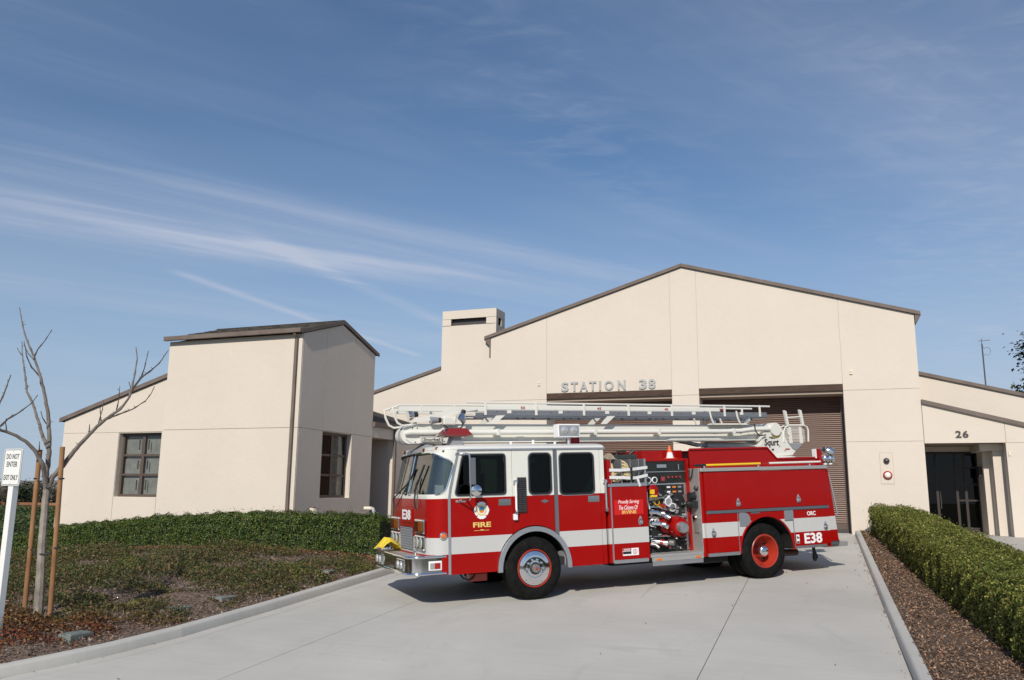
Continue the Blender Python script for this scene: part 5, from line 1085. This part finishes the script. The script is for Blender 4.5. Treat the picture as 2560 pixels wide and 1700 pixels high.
limb('branch', [a2(330, 350), a2(310, 250), a2(300, 170), a2(240, 70), a1(250, 1385), a1(160, 1330), a1(60, 1290), a1(0, 1275), a1(-70, 1180), a1(-30, 1060), a1(40, 920), a1(106, 735)], .036, .006, (0, -.9))
limb('branch', [a2(330, 345), a2(370, 260), a2(440, 180), a2(500, 100), a1(780, 1420), a1(930, 1260), a1(1060, 1150), a1(1180, 1070), a1(1270, 950), a1(1290, 880), a1(1310, 780), a1(1330, 680), a1(1345, 570), a1(1333, 465)], .040, .006, (0, .3))
limb('branch', [a1(470, 1450), a1(420, 1340), a1(380, 1200), a1(320, 1010), a1(265, 900), a1(240, 690), a1(218, 530), a1(215, 405)], .028, .006, (.05, .9))
for px, r, dp in (([a1(335, 560), a1(375, 475), a1(440, 400), a1(508, 292)], .010, (.4, .3)), ([a1(400, 760), a1(310, 660), a1(265, 560), a1(235, 400)], .012, (.33, .1)), ([a1(345, 600), a1(280, 530), a1(235, 440)], .009, (.38, .6)), ([a1(216, 545), a1(190, 510), a1(170, 470)], .007, (.8, .9)),
        ([a1(455, 1215), a1(415, 1150), a1(400, 1090)], .008, (.2, .0)), ([a1(0, 1240), a1(80, 1165), a1(190, 1100), a1(310, 1010), a1(370, 930)], .014, (-.45, -.2)), ([a1(65, 1285), a1(55, 1200), a1(60, 1160)], .007, (-.5, -.6)), ([a1(1290, 890), a1(1380, 760), a1(1470, 700), a1(1560, 620), a1(1610, 550), a1(1650, 490)], .018, (.22, .4)),
        ([a1(1385, 750), a1(1415, 670), a1(1455, 497)], .009, (.3, .1)), ([a1(1050, 1165), a1(1150, 1125), a1(1300, 1070), a1(1430, 985), a1(1480, 920), a1(1515, 845)], .014, (.16, -.2)), ([a1(990, 1195), a1(985, 1140), a1(1005, 1070), a1(1015, 985)], .009, (.14, .3)), ([a1(965, 1215), a1(985, 1130), a1(978, 1040)], .008, (.14, 0)),
        ([a1(1140, 1080), a1(1160, 1000), a1(1175, 845)], .009, (.18, .1)), ([a1(875, 1300), a1(878, 1215)], .009, (.12, .1)), ([a1(1285, 870), a1(1262, 800)], .007, (.22, .2)), ([a1(385, 1480), a1(388, 1385)], .008, (-.15, -.2)), ([a1(1100, 1130), a1(1230, 1010), a1(1285, 900)], .018, (.17, .22)), ([a1(425, 880), a1(395, 820), a1(392, 780)], .008, (.28, .2))):
    limb('twig', px, r, .004, dp)
WOOD = m_noise('stake_wood', (.20, .095, .04), (.36, .20, .095), 5, .8, stretch=(1, 1, .35), bump=.2); RUB = mat('black_rubber_tie', (.02, .02, .022), .6)
for nm, lab, p0, p1, dp, ties in (('tree_stake', 'round timber tree stake between the sign and the trunk', a2(165, 1262), a2(280, 68), .12, ((200, 750), (255, 270))), ('tree_stake', 'round timber tree stake on the station side of the trunk', a2(350, 1252), a2(438, 48), -.05, ((395, 755), (430, 270)))):
    A = Vector(vplane(*p0, TBASE, dp)); B = Vector(vplane(*p1, TBASE, dp)); o = empty(nm, A); tag(o, lab, 'stake', 'stakes of the young tree')
    MB().tube([(0, 0, -.15), (B-A)*.5, B-A], .036, 12).build('pole', WOOD, o, smooth=True)
    for (sx_, sy_), (tx, ty) in zip(ties, ((285, 800), (330, 335))):
        a = Vector(vplane(*a2(sx_, sy_), TBASE, dp)); m1 = Vector(vplane(*a2((sx_+tx)/2, (sy_+ty)/2+18), TBASE, dp*.5)); b = Vector(vplane(*a2(tx, ty), TBASE, -.06)); MB().tube([a-A+Vector((0, 0, 0)), m1-A, b-A], .012, 6).build('tie', RUB, o, smooth=True)
        MB().lathe([(.041, -.012), (.043, 0), (.041, .012)], a-A, 'z', 12).build('tie_loop', RUB, o)
GREEN = mat('valve_box_green', (.17, .195, .175), .75)
for (x, y), lab in zip(((-9.53, 8.93), (-9.50, 10.80), (-9.44, 11.80), (-9.40, 14.82)), ('green plastic valve box lid nearest the sign, half under leaves', 'green valve box lid in the bed, second from the sign', 'green valve box lid in the bed, third from the sign', 'green valve box lid in the bed nearest the fire engine')):
    z = bed_z(x, y); o = empty('valve_box', (x, y, z), (0, 0, random.uniform(-.15, .15))); tag(o, lab, 'valve box', 'irrigation valve boxes in the left bed')
    MB().box(-.115, .115, -.165, .165, -.1, .04).build('lid', GREEN, o, bev=.012); MB().box(-.13, .13, -.18, .18, -.1, .026).build('rim', GREEN, o)
bf = empty('backflow_pipe', (-11.15, 19.3, bed_z(-11.15, 19.3))); tag(bf, 'white and grey pipe riser standing behind the hedge beside the tower', 'pipe')
zt = .655-bf.location.z
MB().tube([(-.05, 0, zt), (.13, .05, zt)], .05, 12).build('pipe', M['plate'], bf, smooth=True); MB().tube([(.13, .05, zt), (.18, .06, zt-.01), (.20, .065, zt-.07), (.20, .065, 0)], .045, 12).build('elbow', M['grey_paint'], bf, smooth=True)
ul = empty('floodlight', (-11.95, 18.05, bed_z(-11.95, 18.05))); tag(ul, 'small beige wall-washer floodlight behind the hedge at the tower corner', 'light')
zt = .63-ul.location.z; MB().prism([(-.06, zt+.05), (.05, zt+.05), (.11, zt-.09), (.0, zt-.09)], 'y', -.04, .06).build('housing', M['plate'], ul); MB().box(-.075, .06, -.05, .065, zt+.051, zt+.065).build('visor', M['bronze'], ul); MB().tube([(.05, 0, 0), (.05, 0, zt-.08)], .02, 8).build('stem', M['bronze'], ul)
an = empty('antenna', (5.27, 30.66, RU(5.27)+.1)); tag(an, 'thin radio antenna mast on the right wing roof', 'antenna')
h = 6.20-an.location.z; STEEL = mat('galvanised', (.12, .12, .125), .5, metal=.5)
MB().tube([(0, 0, -.1), (0, 0, h-.1)], .022, 8).tube([(0, 0, h-.1), (0, 0, h+.08)], .012, 6).build('mast', STEEL, an); MB().tube([(-.10, 0, h), (.25, 0, h+.02)], .010, 6).build('boom', STEEL, an); MB().tube([(.02, 0, h-.2)]+[(.14+.09*math.cos(a), 0, h-.35+.13*math.sin(a)) for a in np.linspace(2.4, -2.4, 12)]+[(.02, 0, h-.5)], .007, 5).build('loop', STEEL, an)

# ------------------------------------------------------------------ planting
def snoise(x, y, f, seed):
    r = np.random.default_rng(seed); o = np.zeros_like(x)
    for k in range(6):
        a = r.uniform(0, 6.28); ff = f*r.uniform(.6, 1.8); o += np.sin(ff*(x*math.cos(a)+y*math.sin(a))+r.uniform(0, 6.28))
    return o/3.2
HF = [(-23.5, 17.15), (-21.5, 17.1), (-18.5, 17.1), (-15.8, 17.0), (-12.8, 16.65), (-10.6, 16.85), (-9.35, 16.85)]
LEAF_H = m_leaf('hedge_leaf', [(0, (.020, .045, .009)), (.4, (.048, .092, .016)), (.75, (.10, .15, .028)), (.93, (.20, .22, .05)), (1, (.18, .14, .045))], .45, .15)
LEAF_H2 = m_leaf('hedge_leaf_yellow_green', [(0, (.060, .092, .017)), (.35, (.145, .185, .034)), (.7, (.27, .285, .062)), (.92, (.42, .39, .11)), (1, (.26, .16, .06))], .46, .28)  # lighter, yellower greens, varied at random from leaf to leaf
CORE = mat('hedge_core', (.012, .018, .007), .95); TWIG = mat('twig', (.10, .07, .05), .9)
def hedge(label, path, width, height, zf, dens, m_, size, seed, hvar=(1, 1)):
    """path: front line of points; body lies to the left of the walking direction"""
    P = [Vector((*p, 0)) for p in path]; seg = [(P[i+1]-P[i]).length for i in range(len(P)-1)]; tot = sum(seg); cum = np.concatenate([[0], np.cumsum(seg)])
    r = np.random.default_rng(seed); W = lambda s: np.interp(s/tot, [0, 1], width)
    px = np.array([p.x for p in P]); py = np.array([p.y for p in P])
    def frame(s):
        x = np.interp(s, cum, px); y = np.interp(s, cum, py); e = .25; dx = np.interp(s+e, cum, px)-np.interp(s-e, cum, px); dy = np.interp(s+e, cum, py)-np.interp(s-e, cum, py); l = np.hypot(dx, dy)+1e-9
        return x, y, -dy/l, dx/l           # left normal = into the hedge
    o = empty('hedge', (P[0].x, P[0].y, zf(P[0].x, P[0].y))); tag(o, label, 'hedge'); ox, oy, oz = o.location
    h = height; wm = (width[0]+width[1])/2; per = h+wm+h; n = int(tot*per*dens); s = r.uniform(-.1, tot+.1, n); q = r.uniform(0, per, n)
    x, y, nx_, ny_ = frame(np.clip(s, 0, tot)); w = W(np.clip(s, 0, tot)); hv = np.interp(s/tot, np.linspace(0, 1, len(hvar)), hvar)
    off = np.where(q < h, 0, np.where(q < h+wm, (q-h)/wm*w, w)); zz = np.where(q < h, q, np.where(q < h+wm, h, h-(q-h-wm)))
    on = np.where(q < h, -1.0, np.where(q < h+wm, 0, 1.0)); oz_ = np.where((q >= h) & (q < h+wm), 1.0, 0.0)
    rd = .14; ez = np.clip((zz-(h-rd))/rd, 0, 1); eo = np.clip((rd-off)/rd, 0, 1)+np.clip((off-(w-rd))/rd, 0, 1)
    sh_ = .045*ez*eo                                     # rounded shoulders
    bump = .025*snoise(s*1.0, q, 4.0, seed)+.045*snoise(s, q, 16.0, seed+1); dep = bump*1.25-sh_-r.exponential(.05, n)+.025
    dep = np.where(r.uniform(size=n) < .015, dep+r.uniform(.03, .12, n), dep)
    X = x+nx_*(off+on*dep)-ox; Y = y+ny_*(off+on*dep)-oy; gz_ = np.array([zf(a, b) for a, b in zip(x, y)]); Z = gz_+zz*hv+oz_*dep-sh_*.5*(1-oz_)-oz+.012*snoise(s, s*0, 1.3, seed+5)*(zz/h)
    nr = np.stack([nx_*on, ny_*on, oz_+.25], 1)+r.normal(size=(n, 3))*.65
    leaf_ob = leaves('foliage', m_, np.stack([X, Y, Z], 1), nr, size*r.uniform(.7, 1.35, n), o); stuff(leaf_ob)
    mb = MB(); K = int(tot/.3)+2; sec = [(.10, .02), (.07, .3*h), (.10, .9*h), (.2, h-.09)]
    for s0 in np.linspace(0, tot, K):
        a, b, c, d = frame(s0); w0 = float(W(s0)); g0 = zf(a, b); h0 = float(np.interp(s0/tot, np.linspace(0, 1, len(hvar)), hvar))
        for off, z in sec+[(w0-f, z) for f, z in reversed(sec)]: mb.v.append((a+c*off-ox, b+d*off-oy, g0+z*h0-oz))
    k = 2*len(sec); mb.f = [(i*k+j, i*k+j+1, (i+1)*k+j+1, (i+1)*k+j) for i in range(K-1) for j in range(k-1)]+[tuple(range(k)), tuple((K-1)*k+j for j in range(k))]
    mb.build('dark_core', CORE, o)  # added solid core blocks the view through; near-black colour stands for inner shade
    tw = MB()
    for i in range(int(tot*5)):
        s0 = r.uniform(0, tot); a, b, c, d = frame(s0); g0 = zf(a, b); f0 = r.uniform(.0, .06); tw.tube([(a+c*(.16)-ox, b+d*.16-oy, g0-oz), (a+c*f0-ox, b+d*f0-oy, g0+r.uniform(.15, .4)-oz)], .007, 4, False)
    for i in range(int(tot*1.2)):
        s0 = r.uniform(0, tot); a, b, c, d = frame(s0); g0 = zf(a, b); w0 = float(W(s0)); f0 = r.uniform(.05, w0-.05); hh = r.uniform(.03, .14); h0 = h*float(np.interp(s0/tot, np.linspace(0, 1, len(hvar)), hvar)); tw.tube([(a+c*f0-ox, b+d*f0-oy, g0+h0-.05-oz), (a+c*f0+r.uniform(-.02, .02)-ox, b+d*f0-oy, g0+h0+hh-oz)], .005, 4, False)
    stuff(tw.build('twigs', TWIG, o))
    return o
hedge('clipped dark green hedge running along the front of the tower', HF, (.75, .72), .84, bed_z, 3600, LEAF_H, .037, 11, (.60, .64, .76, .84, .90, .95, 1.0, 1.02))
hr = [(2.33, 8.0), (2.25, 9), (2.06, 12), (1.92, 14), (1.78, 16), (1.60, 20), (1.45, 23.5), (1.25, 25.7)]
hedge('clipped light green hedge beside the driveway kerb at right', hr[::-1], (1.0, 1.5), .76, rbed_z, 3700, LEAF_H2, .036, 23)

def gz_zone(t, c, isl):
    xyz = t.sep(t.tc()); v = t.tc(); n = t.noise(v, .55, 3, .5); near = t.math('SUBTRACT', 10.9, xyz[1]); k = t.math('ADD', t.math('MULTIPLY', near, .34), t.math('MULTIPLY', t.math('SUBTRACT', n, .5), 2.6), False)
    red = t.ramp(isl, [(0, (.12, .032, .020)), (.5, (.24, .065, .034)), (.85, (.27, .12, .045)), (1, (.16, .16, .04))])
    c2 = t.mix(t.math('MULTIPLY', k, 1.1, True), c, red)
    lime = t.math('MULTIPLY', t.math('SUBTRACT', t.noise(t.tc(), 1.1, 3, .5), .58, True), 7.0, True); return t.mix(lime, c2, t.ramp(isl, [(0, (.07, .11, .02)), (.6, (.17, .20, .04)), (1, (.27, .25, .05))]))
DRY = m_leaf('dry_leaf', [(0, (.11, .055, .025)), (.5, (.26, .125, .055)), (1, (.38, .22, .11))], .8, .1)
LEAF_G = m_leaf('ground_cover_leaf', [(0, (.034, .056, .018)), (.4, (.078, .106, .032)), (.7, (.145, .145, .048)), (.88, (.23, .15, .07)), (1, (.27, .12, .055))], .5, .25, gz_zone)
n = 285000; x = rng.uniform(-21, -8.75, n); y = rng.uniform(5.2, 17.2, n); kxv = np.interp(y, [p[0] for p in KL], [p[1] for p in KL])
hy = np.interp(x, [p[0] for p in HF], [p[1] for p in HF])
edge = kxv-.15-x; cov = snoise(x, y, 1.2, 41)*.70+snoise(x, y, 3.6, 42)*.75+snoise(x, y, 9, 43)*.45+.48-.9*np.exp(-edge/.18)-2.2*np.exp(-(np.maximum(hy-y, 0)/.42)**2)-.35*(np.exp(-((x+10.9)**2+(y-10.2)**2)/1.5))
for bx_, by_ in ((-9.53, 8.93), (-9.50, 10.80), (-9.44, 11.80), (-9.40, 14.82)): cov = cov-2.2*np.exp(-(((x-bx_)/.15)**4+((y-by_)/.2)**4))*(0.3 if by_ < 9 else 1)
ok = (edge > .02) & (y < hy-.03) & (cov+rng.normal(size=n)*.16 > .10); x, y, cov = x[ok], y[ok], cov[ok]; n = len(x)
z = np.array([bed_z(a, b) for a, b in zip(x, y)])+.015+rng.uniform(0, 1, n)**1.3*np.clip(cov, .0, 1.3)*.21
nr = rng.normal(size=(n, 3))*.75+np.array([0, -.1, .9]); stuff(leaves('ground_cover', LEAF_G, np.stack([x, y, z], 1), nr, rng.uniform(.026, .062, n)))
# dry stems between the ground cover
n = 9000; x = rng.uniform(-18, -8.9, n); y = rng.uniform(5.2, 17.6, n); ok = (x < np.interp(y, [p[0] for p in KL], [p[1] for p in KL])-.2) & (y < np.interp(x, [p[0] for p in HF], [p[1] for p in HF])-.05); x, y = x[ok], y[ok]; n = len(x)
z = np.array([bed_z(a, b) for a, b in zip(x, y)])+rng.uniform(.01, .13, n)
STEM = m_leaf('dry_stem', [(0, (.08, .055, .04)), (.6, (.16, .12, .09)), (1, (.28, .23, .18))], .9, .0); stuff(leaves('dry_stems', STEM, np.stack([x, y, z], 1), rng.normal(size=(n, 3)), rng.uniform(.06, .2, n), aspect=.06, fold=.05))
# bark chips and fallen leaves
CHIP = m_leaf('bark_chip', [(0, (.10, .062, .042)), (.35, (.21, .135, .092)), (.65, (.32, .215, .15)), (.88, (.42, .21, .10)), (1, (.52, .43, .35))], .9, .0)
n = 36000; y = rng.uniform(5, 26.5, n); x = rng.uniform(1.0, 2.6, n); z = np.array([drive(b) for b in y])+.115+rng.uniform(.008, .035, n); stuff(leaves('bark_mulch_right', CHIP, np.stack([x, y, z], 1), rng.normal(size=(n, 3))*.5+[0, 0, 1], rng.uniform(.018, .055, n), aspect=.4))
CHIP2 = m_leaf('pale_chip', [(0, (.10, .07, .052)), (.4, (.20, .15, .115)), (.8, (.34, .27, .225)), (1, (.24, .11, .05))], .9, .0)
n = 42000; x = rng.uniform(-18, -8.8, n); y = rng.uniform(5.2, 18, n); ok = (x < np.interp(y, [p[0] for p in KL], [p[1] for p in KL])-.15) & (y < np.interp(x, [p[0] for p in HF], [p[1] for p in HF])+.2); x, y = x[ok], y[ok]; n = len(x)
z = np.array([bed_z(a, b) for a, b in zip(x, y)])+rng.uniform(.012, .04, n); stuff(leaves('bark_mulch_left', CHIP2, np.stack([x, y, z], 1), rng.normal(size=(n, 3))*.45+[0, 0, 1], rng.uniform(.025, .075, n), aspect=.35))
n = 5200; x = rng.uniform(-19, -9.1, n); y = np.interp(x, [p[0] for p in HF], [p[1] for p in HF])-np.abs(rng.normal(size=n))*.34+.15; z = np.array([bed_z(a, b) for a, b in zip(x, y)])+rng.uniform(.02, .05, n); stuff(leaves('hedge_leaf_litter', DRY, np.stack([x, y, z], 1), rng.normal(size=(n, 3))*.4+[0, 0, 1], rng.uniform(.03, .065, n), fold=.5, aspect=.7))
n = 230; y = rng.uniform(6, 26, n); g_ = rng.uniform(size=n); x = np.where(g_ < .55, .84-rng.exponential(.05, n), np.where(g_ < .75, rng.uniform(1.05, 2.2, n), np.where(g_ < .85, np.interp(y, [p[0] for p in KL], [p[1] for p in KL])+rng.exponential(.06, n)+.02, rng.uniform(-8, .8, n))))
z = np.array([drive(b) for b in y])+np.where(x > .99, .14, .012); stuff(leaves('leaf_litter', DRY, np.stack([x, y, z], 1), rng.normal(size=(n, 3))*.3+[0, 0, 1], rng.uniform(.015, .045, n)*np.where(x > .99, 2.2, 1), fold=.5, aspect=.7))

# ------------------------------------------------------------------ far background
n = 26000; y = rng.uniform(20, 47, n); x = -y*rng.uniform(.95, 1.55, n); row = np.round((y+.25*x)/.9)*.9-.25*x; y = row+rng.normal(size=n)*.16; z = np.array([ground_h(a, b) for a, b in zip(x, y)])+rng.uniform(.03, .34, n)
CROP = m_leaf('crop_leaf', [(0, (.025, .045, .014)), (.6, (.055, .085, .024)), (1, (.11, .13, .05))], .6, .2); stuff(leaves('field_crop', CROP, np.stack([x, y, z], 1), rng.normal(size=(n, 3))*.6+[0, -.3, .8], rng.uniform(.10, .24, n)))
fn = empty('low_fence', (-56, 47.6, ground_h(-56, 47.6))); tag(fn, 'low brown timber rail fence at the far edge of the field', 'fence')
RUST = m_noise('weathered_rail', (.20, .09, .045), (.30, .15, .08), .8, .9)
for i in range(10): MB().box(-22.5+i*5.0, -22.3+i*5.0, -.08, .08, -.3, .62).build('post', RUST, fn)
for i in range(9):
    for z0 in (.08, .34): MB().box(-22.3+i*5, -17.5+i*5, -.05, .03, z0, z0+.20).build('rail', RUST, fn)
FAR = m_leaf('far_leaf', [(0, (.018, .026, .012)), (.6, (.035, .045, .02)), (1, (.07, .07, .035))], .8, .15); FAR2 = m_leaf('far_bare', [(0, (.07, .055, .045)), (.6, (.12, .10, .085)), (1, (.18, .15, .13))], .9, .1)
TRK = mat('far_trunk', (.06, .045, .035), .9)
def crown(name, label, base, r, hgt, m_, nleaf, size, group, lean=1.0, trunk=.4):
    o = empty(name, base); tag(o, label, 'tree', group); cl = rng.normal(size=(26, 3)); cl /= np.linalg.norm(cl, axis=1)[:, None]; cl *= (rng.uniform(.35, 1, 26)**.5)[:, None]
    cc = cl*[r, r, hgt*.45]+[0, 0, hgt*.55]; k = rng.integers(0, 26, nleaf); p = cc[k]+rng.normal(size=(nleaf, 3))*r*.22; p[:, 2] = np.maximum(p[:, 2], .05*hgt)
    leaves('crown', m_, p, (p-[0, 0, hgt*.5])+rng.normal(size=(nleaf, 3))*r*.5, size*rng.uniform(.6, 1.4, nleaf), o)
    mb = MB().tube([(0, 0, -.3), (.05*r, 0, hgt*.35), (0, 0, hgt*.7)], [.05*hgt, .035*hgt, .01*hgt], 7)
    for i in range(5): mb.tube([(0, 0, hgt*.3), tuple(cc[i])], [.02*hgt, .006*hgt], 5)
    mb.build('trunk', TRK, o)
for px, D, r, h, m2, lab, nm in ((6, 78, 1.9, 1.35, FAR2, 'brown bare bush at the field edge, leftmost beyond the sign', 'bush'), (50, 76, 1.2, 1.45, FAR, 'round dark green bush beyond the field, seen right of the sign post', 'bush'), (74, 95, 1.8, 1.9, FAR2, 'taller bare brown tree behind the dark bush beyond the field', 'tree'), (104, 90, 2.1, 1.5, FAR, 'dull green bush seen between trunk and left stake beyond the field', 'bush'), (128, 90, 2.4, 1.3, FAR2, 'pale brown scrub beyond the field beside the station corner', 'bush')):
    d = ray(px, 1240); hx = math.hypot(d.x, d.y); x, y = d.x/hx*D, d.y/hx*D
    crown(nm, lab, (x, y, ground_h(x, y)), r, h, m2, 1500, .22, 'bushes beyond the field')
crown('evergreen_tree', 'tall dark evergreen tree behind the right wing roof', (14.05, 60, -.6), 2.3, 12.0, m_leaf('evergreen_leaf', [(0, (.012, .022, .010)), (.6, (.026, .042, .017)), (1, (.06, .075, .03))], .6, .15), 16000, .26, None)
hm = MB(); xs_ = np.linspace(-1500, 300, 60)
for k, (yo, f) in enumerate(((700, 0), (760, .7), (900, 1.0), (1100, .6))):
    for x in xs_: hm.v.append((x, yo+.12*abs(x+600)**.9, -2+f*(10.5+3.0*math.sin(x*.006+1)+2.0*math.sin(x*.017))*(.6+.4*math.cos((x+800)*.0016))))
k = len(xs_); hm.f = [(j*k+i, j*k+i+1, (j+1)*k+i+1, (j+1)*k+i) for j in range(3) for i in range(k-1)]
struct(hm.build('hills', m_noise('hill_grass', (.16, .17, .13), (.24, .24, .19), .01, .95), smooth=True))
